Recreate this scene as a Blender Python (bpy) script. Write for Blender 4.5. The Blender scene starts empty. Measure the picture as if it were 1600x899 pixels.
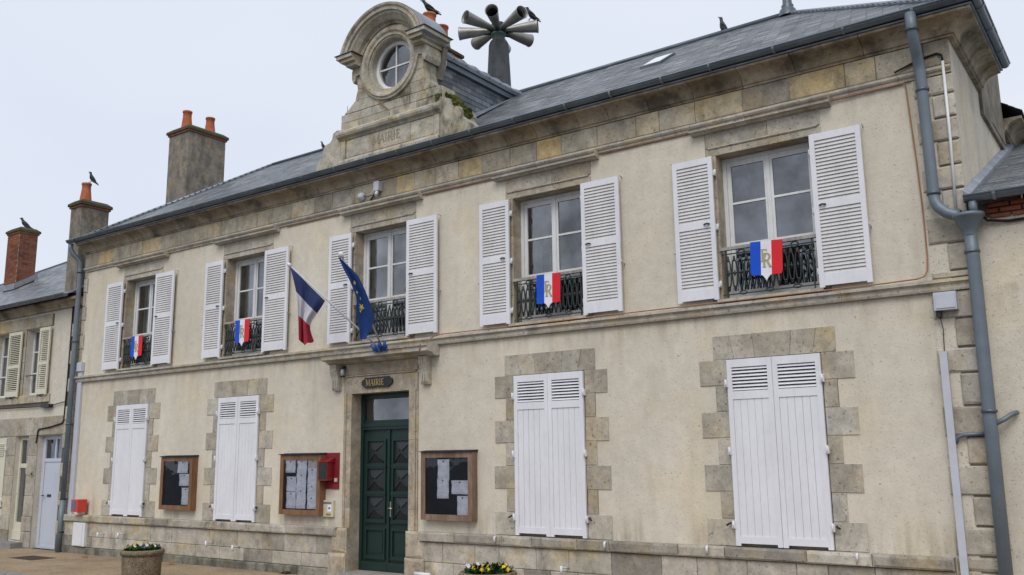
import bpy, math, random
from mathutils import Vector, Matrix
random.seed(11)
scene = bpy.context.scene
C = scene.collection
R = math.radians
PI = math.pi

# ---------------------------------------------------------------- camera
cam_d = bpy.data.cameras.new('camera'); cam = bpy.data.objects.new('camera', cam_d); C.objects.link(cam)
cam_d.lens = 36 * 1421.31 / 1600; cam_d.sensor_width = 36; cam_d.clip_end = 2000
r_ = Vector((.81135, .58443, -.01237)); u_ = Vector((.11662, -.14108, .98311)); f_ = Vector((-.57281, .79909, .18262))
m4 = Matrix((( r_.x, u_.x, -f_.x, 0), (r_.y, u_.y, -f_.y, -10.968), (r_.z, u_.z, -f_.z, 1.92), (0, 0, 0, 1)))
cam.matrix_world = m4
scene.camera = cam

# ---------------------------------------------------------------- sky, sun, exposure
SUN_EL, SUN_AZ = 50, 160          # degrees; azimuth clockwise from +y
w = bpy.data.worlds.new('World'); scene.world = w; w.use_nodes = True
nt = w.node_tree; nt.nodes.clear()
out = nt.nodes.new('ShaderNodeOutputWorld'); bg = nt.nodes.new('ShaderNodeBackground')
sky = nt.nodes.new('ShaderNodeTexSky'); sky.sky_type = 'NISHITA'; sky.sun_disc = False
sky.sun_elevation = R(SUN_EL); sky.sun_rotation = R(SUN_AZ); sky.dust_density = 5; sky.air_density = 1.0
tc = nt.nodes.new('ShaderNodeTexCoord'); mp = nt.nodes.new('ShaderNodeMapping'); mp.inputs['Scale'].default_value = (1, 1, 2.6)
ns = nt.nodes.new('ShaderNodeTexNoise'); ns.inputs['Scale'].default_value = 1.3; ns.inputs['Detail'].default_value = 3; ns.inputs['Roughness'].default_value = .45
rp = nt.nodes.new('ShaderNodeValToRGB')
rp.color_ramp.elements[0].position = .3; rp.color_ramp.elements[0].color = (8.3, 9.0, 10.5, 1)
rp.color_ramp.elements[1].position = .72; rp.color_ramp.elements[1].color = (9.7, 10.15, 11.0, 1)
mx = nt.nodes.new('ShaderNodeMix'); mx.data_type = 'RGBA'; mx.inputs[0].default_value = .93
nt.links.new(tc.outputs['Generated'], mp.inputs[0]); nt.links.new(mp.outputs[0], ns.inputs['Vector'])
nt.links.new(ns.outputs[0], rp.inputs[0])
nt.links.new(sky.outputs[0], mx.inputs[6]); nt.links.new(rp.outputs[0], mx.inputs[7])
nt.links.new(mx.outputs[2], bg.inputs[0]); bg.inputs[1].default_value = .085
nt.links.new(bg.outputs[0], out.inputs[0])
sd = bpy.data.lights.new('sun', 'SUN'); sd.energy = 1.5; sd.angle = R(35); sd.color = (1, .97, .92)
so = bpy.data.objects.new('sun', sd); C.objects.link(so)
az = R(SUN_AZ); el = R(SUN_EL)
so.rotation_euler = Vector((math.sin(az) * math.cos(el), math.cos(az) * math.cos(el), math.sin(el))).to_track_quat('Z', 'Y').to_euler()
scene.view_settings.view_transform = 'Standard'; scene.view_settings.look = 'None'
scene.view_settings.exposure = .1; scene.view_settings.gamma = 1

# ---------------------------------------------------------------- materials
class G:
    def __init__(s, name):
        s.m = bpy.data.materials.new(name); s.m.use_nodes = True; s.t = s.m.node_tree
        s.b = s.t.nodes['Principled BSDF']; s.pos = None
    def n(s, t, **k):
        x = s.t.nodes.new('ShaderNode' + t)
        for a, v in k.items(): setattr(x, a, v)
        return x
    def l(s, a, b): s.t.links.new(a, b)
    def vec(s, sc=(1, 1, 1), obj=False):
        if obj: src = s.n('TexCoord').outputs['Object']
        else: src = s.n('NewGeometry').outputs['Position']
        mpn = s.n('Mapping'); mpn.inputs['Scale'].default_value = sc; s.l(src, mpn.inputs[0]); return mpn.outputs[0]
    def noise(s, scale, det=3, rough=.55, sc=(1, 1, 1), obj=False):
        x = s.n('TexNoise'); x.inputs['Scale'].default_value = scale; x.inputs['Detail'].default_value = det
        x.inputs['Roughness'].default_value = rough; s.l(s.vec(sc, obj), x.inputs['Vector']); return x.outputs[0]
    def ramp(s, fac, stops, interp='LINEAR'):
        x = s.n('ValToRGB'); cr = x.color_ramp; cr.interpolation = interp
        while len(cr.elements) > 1: cr.elements.remove(cr.elements[-1])
        for i, (p, c) in enumerate(stops):
            e = cr.elements[0] if i == 0 else cr.elements.new(p)
            e.position = p; e.color = (c, c, c, 1) if isinstance(c, (int, float)) else (*c, 1)
        s.l(fac, x.inputs[0]); return x.outputs[0]
    def n_scale(s, sock, k):
        m_ = s.n('Math', operation='MULTIPLY'); m_.inputs[1].default_value = k; s.l(sock, m_.inputs[0]); return m_.outputs[0]
    def mix(s, a, b, fac, mode='MIX'):
        x = s.n('Mix'); x.data_type = 'RGBA'; x.blend_type = mode
        for i, v in ((0, fac), (6, a), (7, b)):
            if isinstance(v, (int, float)): x.inputs[i].default_value = v if i == 0 else (v, v, v, 1)
            elif isinstance(v, tuple): x.inputs[i].default_value = (*v, 1)
            else: s.l(v, x.inputs[i])
        return x.outputs[2]
    def bump(s, h, st=.3, dist=.01):
        x = s.n('Bump'); x.inputs['Strength'].default_value = st; x.inputs['Distance'].default_value = dist
        s.l(h, x.inputs['Height'])
        prev = s.b.inputs['Normal']
        if prev.is_linked: s.l(prev.links[0].from_socket, x.inputs['Normal'])
        s.l(x.outputs[0], s.b.inputs['Normal'])
    def done(s, col, rough=.8, metal=0, spec=.3):
        if isinstance(col, tuple): s.b.inputs['Base Color'].default_value = (*col, 1)
        else: s.l(col, s.b.inputs['Base Color'])
        if isinstance(rough, (int, float)): s.b.inputs['Roughness'].default_value = rough
        else: s.l(rough, s.b.inputs['Roughness'])
        s.b.inputs['Metallic'].default_value = metal; s.b.inputs['Specular IOR Level'].default_value = spec
        return s.m

def plain(name, c, rough=.6, metal=0, spec=.4, var=.18, scale=6, bump=.1):
    g = G(name); a = g.noise(scale, 4)
    v = g.ramp(a, [(.3, 1 - var), (.7, 1 + var * .4)])
    fine = g.noise(scale * 14, 2)
    v = g.mix(v, g.ramp(fine, [(.3, 1 - var * .5), (.6, 1.0)]), 1.0, 'MULTIPLY')
    if bump: g.bump(fine, bump, .004)
    return g.done(g.mix(c, v, 1.0, 'MULTIPLY'), rough, metal, spec)

def stone(name, stops, dirt=.4, dirt_lo=.52, island=False, dirtcol=(.055, .05, .04), seed=0.0, pits=True):
    g = G(name)
    rnd = g.n('NewGeometry').outputs['Random Per Island'] if island else g.n('ObjectInfo').outputs['Random']
    base = g.ramp(rnd, stops, 'LINEAR')
    a = g.noise(2.3 + seed, 5, .6); base = g.mix(base, g.ramp(a, [(.3, .76), (.72, 1.16)]), 1.0, 'MULTIPLY')
    c2 = g.noise(9, 4, .65); base = g.mix(base, g.ramp(c2, [(.3, .76), (.7, 1.1)]), 1.0, 'MULTIPLY')
    hue = g.noise(1.3 + seed, 3, .5); base = g.mix(base, g.mix(base, (1.08, .95, .70), 1.0, 'MULTIPLY'), g.ramp(hue, [(.50, 0.0), (.68, .75)]))
    fine = g.noise(55, 3, .7); base = g.mix(base, g.ramp(fine, [(.3, .82), (.6, 1.04)]), 1.0, 'MULTIPLY')
    if pits:
        p = g.noise(26, 2, .5); pm = g.ramp(p, [(.30, .55), (.36, 1.0)]); base = g.mix(base, pm, 1.0, 'MULTIPLY')
        g.bump(pm, .5, .006)
    d = g.noise(1.7 + seed, 6, .68, (1, 1, .55)); dm = g.ramp(d, [(dirt_lo, 0.0), (dirt_lo + .17, dirt)])
    base = g.mix(base, dirtcol, dm)
    g.bump(c2, .35, .012); g.bump(fine, .35, .004)
    return g.done(base, .9, 0, .2)

def plaster(name, col, k=1.0):
    g = G(name)
    a = g.noise(.7, 5, .6, (1, 1, .5)); base = g.mix(col, g.ramp(a, [(.3, .86), (.7, 1.06)]), 1.0, 'MULTIPLY')
    st = g.noise(2.6, 5, .6, (1, 1, .16)); base = g.mix(base, g.mix(base, (.70, .67, .62), 1.0, 'MULTIPLY'), g.ramp(st, [(.54, 0.0), (.8, .55 * k)]))
    bl = g.noise(5.5, 3, .6); base = g.mix(base, g.ramp(bl, [(.3, .92), (.65, 1.03)]), 1.0, 'MULTIPLY')
    sz = g.n('SeparateXYZ'); g.l(g.n('NewGeometry').outputs['Position'], sz.inputs[0])
    band = g.ramp(g.n_scale(sz.outputs[2], .15), [(0.11, 0.0), (.125, .9), (.19, .0), (.50, 0.0), (.553, .8), (.556, 0.0), (.90, 0.0), (.932, .7), (.96, .7)])
    rain = g.noise(4.5, 4, .65, (1, 1, .12)); rm = g.mix(band, g.ramp(rain, [(.48, 0.0), (.66, 1.0)]), 1.0, 'MULTIPLY')
    base = g.mix(base, g.mix(base, (.66, .63, .57), 1.0, 'MULTIPLY'), rm)
    ye = g.noise(1.1, 2, .5); base = g.mix(base, g.mix(base, (1.03, .97, .84), 1.0, 'MULTIPLY'), g.ramp(ye, [(.5, 0.0), (.7, .6)]))
    p = g.noise(24, 2, .5); q = g.noise(45, 2, .5)
    sp = g.ramp(p, [(.27, .60), (.34, 1.0)]); base = g.mix(base, sp, 1.0, 'MULTIPLY')
    sq = g.ramp(q, [(.30, .62), (.37, 1.0)]); base = g.mix(base, sq, 1.0, 'MULTIPLY')
    fine = g.noise(110, 3, .75); base = g.mix(base, g.ramp(fine, [(.3, .9), (.6, 1.03)]), 1.0, 'MULTIPLY')
    g.bump(fine, .6, .006); g.bump(g.noise(16, 4, .7), .4, .012); g.bump(bl, .3, .015); g.bump(sp, .3, .004)
    return g.done(base, .92, 0, .15)

def slate_mat(name):
    g = G(name); rnd = g.n('NewGeometry').outputs['Random Per Island']
    base = g.ramp(rnd, [(0, (.13, .145, .165)), (.35, (.17, .185, .205)), (.7, (.21, .225, .245)), (.9, (.25, .265, .28)), (1, (.34, .35, .365))])
    a = g.noise(1.4, 5, .65, (1, 1.4, 1)); base = g.mix(base, g.ramp(a, [(.3, .72), (.7, 1.25)]), 1.0, 'MULTIPLY')
    b = g.noise(24, 4, .7); base = g.mix(base, g.ramp(b, [(.3, .75), (.7, 1.15)]), 1.0, 'MULTIPLY')
    li = g.noise(7, 5, .7); base = g.mix(base, (.10, .105, .075), g.ramp(li, [(.6, 0.0), (.72, .6)]))
    g.bump(b, .4, .004)
    return g.done(base, g.ramp(b, [(.3, .30), (.7, .5)]), 0, .6)

def glass_mat(name, tint=.55, base_refl=.135):
    g = G(name); g.t.nodes.remove(g.b)
    o = g.t.nodes['Material Output']; tr = g.n('BsdfTransparent'); tr.inputs[0].default_value = (tint, tint, tint * 1.02, 1)
    gl = g.n('BsdfGlossy'); gl.inputs['Roughness'].default_value = .03; gl.inputs['Color'].default_value = (.92, .95, 1, 1)
    fr = g.n('Fresnel'); fr.inputs[0].default_value = 1.5
    ma = g.n('Math', operation='ADD'); ma.use_clamp = True; g.l(fr.outputs[0], ma.inputs[0]); g.l(g.ramp(g.noise(1.6, 4, .6), [(.3, base_refl * .55), (.7, base_refl * 1.7)]), ma.inputs[1])
    nz = g.noise(2.2, 2); bp = g.n('Bump'); bp.inputs['Strength'].default_value = .25; bp.inputs['Distance'].default_value = .02; g.l(nz, bp.inputs['Height'])
    g.l(bp.outputs[0], gl.inputs['Normal'])
    ms = g.n('MixShader'); g.l(ma.outputs[0], ms.inputs[0]); g.l(tr.outputs[0], ms.inputs[1]); g.l(gl.outputs[0], ms.inputs[2])
    g.l(ms.outputs[0], o.inputs[0]); return g.m

def paint(name, c, rough=.45, dirt=.35):
    g = G(name); a = g.noise(3, 4, .6, (1, 1, .4)); base = g.mix(c, g.ramp(a, [(.3, 1 - .12 * dirt / .35), (.7, 1.0)]), 1.0, 'MULTIPLY')
    f = g.noise(30, 3, .6, (1, 1, .25)); base = g.mix(base, g.ramp(f, [(.28, 1 - .08 * dirt / .35), (.5, 1.0)]), 1.0, 'MULTIPLY')
    ch = g.noise(17, 4, .7); base = g.mix(base, (.30, .27, .22), g.ramp(ch, [(.69, 0.0), (.73, dirt)]))
    g.bump(f, .05, .002)
    return g.done(base, rough, 0, .35)

def wood(name, c, c2):
    g = G(name); a = g.noise(5, 5, .7, (1, 1, .25)); base = g.mix(c, c2, g.ramp(a, [(.35, 0.0), (.65, 1.0)]))
    f = g.noise(70, 3, .6, (1, 1, .06)); base = g.mix(base, g.ramp(f, [(.3, .65), (.6, 1.1)]), 1.0, 'MULTIPLY')
    g.bump(f, .3, .003); return g.done(base, .65, 0, .3)

def paper(name, c=(.92, .93, .97)):
    g = G(name); br = g.n('TexBrick'); br.offset = .37; br.inputs['Scale'].default_value = 1
    br.inputs['Brick Width'].default_value = .07; br.inputs['Row Height'].default_value = .014; br.inputs['Mortar Size'].default_value = .004
    vm = g.n('CombineXYZ'); sp = g.n('SeparateXYZ'); g.l(g.n('NewGeometry').outputs['Position'], sp.inputs[0])
    g.l(sp.outputs[0], vm.inputs[0]); g.l(sp.outputs[2], vm.inputs[1]); g.l(vm.outputs[0], br.inputs['Vector'])
    br.inputs['Color1'].default_value = (.55, .55, .58, 1); br.inputs['Color2'].default_value = (.95, .95, .95, 1); br.inputs['Mortar'].default_value = (1, 1, 1, 1)
    nz = g.noise(9, 2); msk = g.ramp(nz, [(.45, 0.0), (.5, 1.0)])
    col = g.mix(1.0, br.outputs[0], msk); col = g.mix(col, c, 1.0, 'MULTIPLY'); return g.done(col, .6, 0, .3)

BEIGE = [(0, (.38, .335, .27)), (.2, (.46, .41, .335)), (.4, (.52, .47, .39)), (.6, (.43, .395, .335)), (.8, (.50, .45, .36)), (1, (.56, .52, .45))]
M = {}
M['plaster'] = plaster('cream roughcast plaster', (.675, .615, .51))
M['plaster_old'] = plaster('old cream plaster', (.65, .60, .51), .9)
M['stone'] = stone('beige limestone', BEIGE, .35)
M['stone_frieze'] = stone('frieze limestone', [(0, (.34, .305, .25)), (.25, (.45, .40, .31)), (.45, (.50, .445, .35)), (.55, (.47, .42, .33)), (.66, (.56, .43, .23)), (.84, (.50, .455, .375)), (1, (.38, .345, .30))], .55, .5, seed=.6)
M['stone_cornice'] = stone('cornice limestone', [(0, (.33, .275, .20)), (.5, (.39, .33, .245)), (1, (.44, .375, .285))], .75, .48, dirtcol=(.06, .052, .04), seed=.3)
M['stone_plinth'] = stone('weathered plinth limestone', [(0, (.30, .275, .235)), (.3, (.42, .385, .33)), (.55, (.52, .47, .40)), (.8, (.46, .42, .34)), (1, (.56, .52, .45))], .55, .52, seed=1.1)
M['stone_base'] = stone('damp base stone', [(0, (.20, .195, .16)), (1, (.32, .30, .25))], .7, .44, dirtcol=(.05, .055, .035), seed=1.4)
M['stone_light'] = stone('pale moulded limestone', [(0, (.50, .46, .40)), (.5, (.56, .52, .45)), (1, (.52, .465, .38))], .45, .55, seed=.9)
M['stone_ped'] = stone('weathered pediment limestone', [(0, (.45, .41, .33)), (.5, (.53, .49, .40)), (1, (.49, .45, .38))], .65, .53, dirtcol=(.06, .055, .045), seed=2.1)
M['stone_moss'] = stone('mossy weathered limestone', [(0, (.44, .40, .32)), (1, (.50, .46, .37))], .8, .45, dirtcol=(.06, .058, .03), seed=2.1)
M['stone_door'] = stone('brown door limestone', [(0, (.42, .355, .27)), (.5, (.49, .42, .325)), (1, (.45, .39, .31))], .45, .55, seed=1.7)
M['mortar'] = plain('dark joint mortar', (.15, .13, .105), .95, spec=.1)
M['mortar_light'] = plain('pale joint mortar', (.34, .31, .25), .95, spec=.1)
M['slate'] = slate_mat('grey blue slate')
M['slate_o'] = stone('single slate', [(0, (.12, .135, .16)), (.5, (.16, .18, .21)), (1, (.24, .26, .29))], .3, .6, pits=False, dirtcol=(.06, .065, .07))
M['under_slate'] = plain('roof boarding', (.05, .055, .065), .8)
M['zinc'] = plain('weathered blue grey zinc', (.10, .125, .15), .42, .35, .5, .3, 4)
M['gutter'] = plain('blue grey gutter zinc', (.15, .18, .205), .36, .3, .5, .3, 3)
M['zinc_light'] = plain('pale lead sheet', (.26, .29, .33), .45, .3, .5, .35, 5)
M['pipe'] = plain('painted grey blue downpipe', (.15, .185, .22), .45, .1, .5, .16, 5)
M['pvc'] = plain('pale grey plastic', (.52, .54, .60), .4, 0, .5, .08)
M['white'] = paint('white shutter paint', (.77, .765, .80), .5, .32)
M['slat_white'] = paint('dusty white slat paint', (.66, .64, .63), .6, .5)  # upper louvre slats, warmer and greyer than the shutter frames
M['white_frame'] = paint('worn white window paint', (.74, .74, .73), .5, .5)
M['cream_paint'] = paint('cream shutter paint', (.66, .63, .50), .5, .3)
M['blue_door'] = paint('pale blue grey door paint', (.52, .56, .64), .45, .2)
M['green'] = paint('dark green door paint', (.012, .031, .026), .35, .06)
M['grille'] = plain('dark grey cast metal', (.032, .040, .042), .45, .4, .5)
M['iron'] = plain('greenish black cast iron', (.030, .040, .038), .45, .3, .5)
M['glass'] = glass_mat('window glass')
M['glass_case'] = glass_mat('display case glass', .98, .0)
M['dark'] = plain('dark room', (.045, .047, .052), .9, spec=.1)
M['room'] = plain('room wall', (.16, .165, .175), .9, spec=.1)
M['curtain'] = plain('pale net curtain', (.68, .68, .67), .9, spec=.1)
M['oak'] = wood('varnished brown oak', (.17, .085, .04), (.26, .14, .07))
M['rail_wood'] = wood('grey weathered handrail', (.26, .235, .21), (.40, .37, .34))
M['oak_old'] = wood('weathered brown oak', (.16, .095, .06), (.27, .19, .14))
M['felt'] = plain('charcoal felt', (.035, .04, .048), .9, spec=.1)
M['paper'] = paper('printed paper'); M['paper_pink'] = paper('pale pink paper', (.66, .57, .53))
M['red'] = plain('red enamel', (.22, .010, .014), .35, 0, .5, .15)
M['red_dark'] = plain('faded red board', (.23, .018, .028), .6, 0, .3, .25)
M['red_bright'] = plain('bright red plastic', (.62, .05, .03), .35, 0, .5, .08)
M['panel_blue'] = plain('blue grey label', (.10, .17, .27), .3, 0, .5)
M['white_plain'] = plain('white plastic', (.72, .73, .74), .4, 0, .5, .06)
M['cream_box'] = plain('cream enamel', (.60, .54, .38), .4, 0, .5, .08)
M['gold'] = plain('gold lettering', (.46, .33, .12), .35, .5, .5, .1)
M['gold_mono'] = plain('gold monogram', (.42, .36, .19), .4, .2, .5, .1)
M['black'] = plain('black enamel', (.012, .013, .016), .4, 0, .5)
M['fl_blue'] = plain('navy flag cloth', (.032, .045, .125), .8, spec=.15, var=.12)
M['fl_white'] = plain('white flag cloth', (.52, .51, .55), .8, spec=.15, var=.1)
M['fl_red'] = plain('red flag cloth', (.36, .035, .055), .8, spec=.15, var=.12)
M['eu_blue'] = plain('blue flag cloth', (.022, .065, .25), .8, spec=.2, var=.15)
M['star'] = plain('yellow star cloth', (.72, .60, .12), .8, spec=.2)
M['sh_blue'] = plain('blue enamel shield', (.012, .085, .58), .5, 0, .2, .1)
M['sh_white'] = plain('white enamel shield', (.80, .80, .84), .5, 0, .2, .1)
M['sh_red'] = plain('red enamel shield', (.72, .025, .035), .5, 0, .2, .1)
M['blue_metal'] = plain('blue painted steel', (.02, .09, .33), .4, .2, .5)
M['chrome'] = plain('brushed steel', (.55, .55, .56), .3, .8, .5, .08)
M['brass'] = plain('worn steel handle', (.5, .47, .40), .3, .8, .5)
M['terracotta'] = stone('terracotta pot clay', [(0, (.50, .15, .07)), (1, (.56, .19, .09))], .3, .56, pits=False)
M['brick'] = stone('red brick', [(0, (.17, .06, .038)), (.35, (.24, .088, .055)), (.7, (.28, .11, .07)), (1, (.20, .085, .06))], .4, .55, island=True, pits=False)
M['brick_o'] = stone('separate red brick', [(0, (.22, .065, .035)), (.5, (.31, .10, .055)), (1, (.37, .15, .09))], .3, .55, pits=False)
M['render'] = stone('grey chimney render', [(0, (.25, .225, .185)), (1, (.28, .25, .205))], .7, .44, dirtcol=(.10, .092, .08), seed=3.3, pits=False)
M['moss'] = stone('mossy cap', [(0, (.055, .055, .028)), (.5, (.085, .085, .045)), (1, (.12, .11, .08))], .6, .5, island=True)
g = G('green moss'); a = g.noise(14, 5, .7)
M['green_moss'] = g.done(g.ramp(a, [(.35, (.025, .028, .012)), (.5, (.07, .08, .018)), (.7, (.15, .14, .035))]), .95, 0, .1); g.bump(a, .8, .03)
M['horn'] = plain('grey aluminium horn', (.33, .32, .29), .42, .5, .5, .3, 5)
M['horn_dark'] = plain('horn throat', (.045, .045, .042), .7, 0, .2)
M['post_slate'] = plain('dark weathered slate cladding', (.055, .06, .068), .5, 0, .4, .5, 7)
M['patina'] = plain('green copper patina', (.11, .17, .15), .6, .2, .4)
M['bird'] = plain('black feathers', (.014, .015, .019), .55, 0, .4, .3)
M['pigeon'] = plain('grey pigeon feathers', (.05, .055, .065), .6, 0, .4, .3)
M['cable_o'] = plain('orange brown cable', (.38, .19, .10), .6, 0, .3)
M['cable_k'] = plain('black cable', (.015, .015, .016), .6, 0, .3)
M['steel_rust'] = plain('rusty iron rod', (.30, .17, .07), .8, .2, .3, .3)
g = G('exposed aggregate concrete'); v = g.n('TexVoronoi'); v.inputs['Scale'].default_value = 120; g.l(g.vec(), v.inputs['Vector'])
sv = g.n('SeparateColor'); g.l(v.outputs['Color'], sv.inputs[0])
cc = g.ramp(sv.outputs[0], [(0, (.10, .07, .045)), (.5, (.21, .16, .10)), (.85, (.30, .24, .16)), (1, (.40, .35, .27))])
cc = g.mix(cc, g.ramp(g.noise(4, 4), [(.3, .7), (.7, 1.1)]), 1.0, 'MULTIPLY'); g.bump(v.outputs['Distance'], .6, .006)
M['aggregate'] = g.done(cc, .9, 0, .2)
g = G('tan gravelled pavement'); v = g.n('TexVoronoi'); v.inputs['Scale'].default_value = 90; g.l(g.vec(), v.inputs['Vector'])
sv = g.n('SeparateColor'); g.l(v.outputs['Color'], sv.inputs[0])
cc = g.ramp(sv.outputs[0], [(0, (.20, .14, .08)), (.5, (.33, .24, .145)), (1, (.46, .37, .26))])
big = g.noise(.9, 5, .65); cc = g.mix(cc, g.ramp(big, [(.3, .68), (.7, 1.12)]), 1.0, 'MULTIPLY')
cc = g.mix(cc, (.13, .115, .095), g.ramp(g.noise(2.1, 5, .7), [(.55, 0.0), (.72, .6)])); g.bump(v.outputs['Distance'], .5, .005)
M['pavement'] = g.done(cc, .85, 0, .3)
g = G('asphalt'); cc = g.mix((.055, .055, .057), g.ramp(g.noise(90, 3, .7), [(.3, .7), (.7, 1.5)]), 1.0, 'MULTIPLY'); g.bump(g.noise(120, 2), .5, .005)
M['asphalt'] = g.done(cc, .85, 0, .3)
M['kerb'] = plain('grey kerb stone', (.26, .26, .25), .9, 0, .2, .3)
M['manhole'] = plain('cast iron cover', (.06, .05, .045), .7, .3, .3, .3, 20)
M['leaf_g'] = plain('green leaf', (.035, .10, .02), .6, 0, .3, .4, 20)
M['petal_y'] = plain('yellow petal', (.75, .48, .02), .6, 0, .3); M['petal_o'] = plain('orange petal', (.72, .22, .02), .6, 0, .3)
M['petal_w'] = plain('white petal', (.65, .63, .62), .6, 0, .3); M['petal_p'] = plain('dark violet petal', (.05, .03, .10), .6, 0, .3)
M['soil'] = plain('soil', (.03, .022, .015), 1, 0, .1)
M['leaf_dry'] = plain('dry orange leaf', (.36, .12, .04), .8, 0, .2)
M['concrete'] = plain('grey threshold concrete', (.33, .31, .28), .9, 0, .2, .25)

# ---------------------------------------------------------------- mesh helpers
def org(o):
    v = Vector((0, 0, 0))
    while o is not None: v += o.location; o = o.parent
    return v

class MB:
    def __init__(s): s.v = []; s.f = []; s.mi = []; s.sm = []; s.cur = 0; s.smooth = False
    def add(s, vs, fs):
        b = len(s.v); s.v += [tuple(x) for x in vs]
        for f in fs: s.f.append([b + i for i in f]); s.mi.append(s.cur); s.sm.append(s.smooth)
        return s
    def box(s, x0, x1, y0, y1, z0, z1):
        return s.add([(x0, y0, z0), (x1, y0, z0), (x1, y1, z0), (x0, y1, z0), (x0, y0, z1), (x1, y0, z1), (x1, y1, z1), (x0, y1, z1)],
                     [(0, 3, 2, 1), (4, 5, 6, 7), (0, 1, 5, 4), (1, 2, 6, 5), (2, 3, 7, 6), (3, 0, 4, 7)])
    def obox(s, c, hx, hy, hz, M3):
        vs = []
        for sz in (-1, 1):
            for sx, sy in ((-1, -1), (1, -1), (1, 1), (-1, 1)):
                vs.append(Vector(c) + M3 @ Vector((sx * hx, sy * hy, sz * hz)))
        return s.add(vs, [(0, 3, 2, 1), (4, 5, 6, 7), (0, 1, 5, 4), (1, 2, 6, 5), (2, 3, 7, 6), (3, 0, 4, 7)])
    def prism(s, poly, y0, y1):                     # polygon in x,z extruded along y
        n = len(poly); vs = [(x, y0, z) for x, z in poly] + [(x, y1, z) for x, z in poly]
        return s.add(vs, [list(range(n)), list(range(2 * n - 1, n - 1, -1))] + [(i, i + n, (i + 1) % n + n, (i + 1) % n) for i in range(n)])
    def ext_x(s, prof, x0, x1):                     # closed profile in y,z extruded along x
        n = len(prof); vs = [(x0, y, z) for y, z in prof] + [(x1, y, z) for y, z in prof]
        return s.add(vs, [list(range(n)), list(range(2 * n - 1, n - 1, -1))] + [(i, i + n, (i + 1) % n + n, (i + 1) % n) for i in range(n)])
    def ext_y(s, prof, y0, y1):                     # closed profile in x,z extruded along y
        return s.prism(prof, y0, y1)
    def sweep_open(s, prof, path_fn, ts, closed=True):   # prof list of 2D, path_fn(t,(a,b))->3D
        n = len(prof); rows = [[path_fn(t, p) for p in prof] for t in ts]
        vs = [p for r in rows for p in r]; fs = []
        for j in range(len(ts) - 1):
            for i in range(n if closed else n - 1):
                k = (i + 1) % n; fs.append((j * n + i, j * n + k, (j + 1) * n + k, (j + 1) * n + i))
        if closed: fs += [list(range(n))[::-1], [(len(ts) - 1) * n + i for i in range(n)]]
        return s.add(vs, fs)
    def tube(s, pts, r, n=8, r2=None):
        pts = [Vector(p) for p in pts]; rows = []; m = len(pts)
        prev = None
        for i, p in enumerate(pts):
            d = (pts[min(i + 1, m - 1)] - pts[max(i - 1, 0)]).normalized()
            if prev is None:
                a = d.orthogonal().normalized()
            else:
                a = (prev - d * prev.dot(d)).normalized()
            prev = a; b = d.cross(a); rr = r if r2 is None else r + (r2 - r) * i / (m - 1)
            rows.append([p + (a * math.cos(2 * PI * k / n) + b * math.sin(2 * PI * k / n)) * rr for k in range(n)])
        vs = [q for r0 in rows for q in r0]
        fs = [(j * n + i, j * n + (i + 1) % n, (j + 1) * n + (i + 1) % n, (j + 1) * n + i) for j in range(m - 1) for i in range(n)]
        s0 = s.smooth; s.smooth = True; s.add(vs, fs); s.smooth = s0
        b0 = len(s.v) - len(vs)
        s.f.append([b0 + i for i in range(n)][::-1]); s.mi.append(s.cur); s.sm.append(False)
        s.f.append([b0 + (m - 1) * n + i for i in range(n)]); s.mi.append(s.cur); s.sm.append(False)
        return s
    def lathe(s, c, prof, n=20, axis=Vector((0, 0, 1))):   # prof (r,h)
        axis = axis.normalized(); a = axis.orthogonal().normalized(); b = axis.cross(a); c = Vector(c)
        vs = [c + axis * h + (a * math.cos(2 * PI * k / n) + b * math.sin(2 * PI * k / n)) * r for r, h in prof for k in range(n)]
        fs = [(j * n + i, j * n + (i + 1) % n, (j + 1) * n + (i + 1) % n, (j + 1) * n + i) for j in range(len(prof) - 1) for i in range(n)]
        s0 = s.smooth; s.smooth = True; s.add(vs, fs); s.smooth = s0; return s
    def build(s, name, mat, parent=None, loc=None):
        me = bpy.data.meshes.new(name)
        base = org(parent) if parent is not None else Vector((0, 0, 0))
        l = Vector(loc) if loc is not None else base
        me.from_pydata([(x - l.x, y - l.y, z - l.z) for x, y, z in s.v], [], s.f)
        for mm in (mat if isinstance(mat, (list, tuple)) else [mat]): me.materials.append(M[mm] if isinstance(mm, str) else mm)
        me.polygons.foreach_set('material_index', s.mi); me.polygons.foreach_set('use_smooth', s.sm)
        o = bpy.data.objects.new(name, me); o.location = l - base; C.objects.link(o)
        if parent is not None: o.parent = parent
        return o

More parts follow.
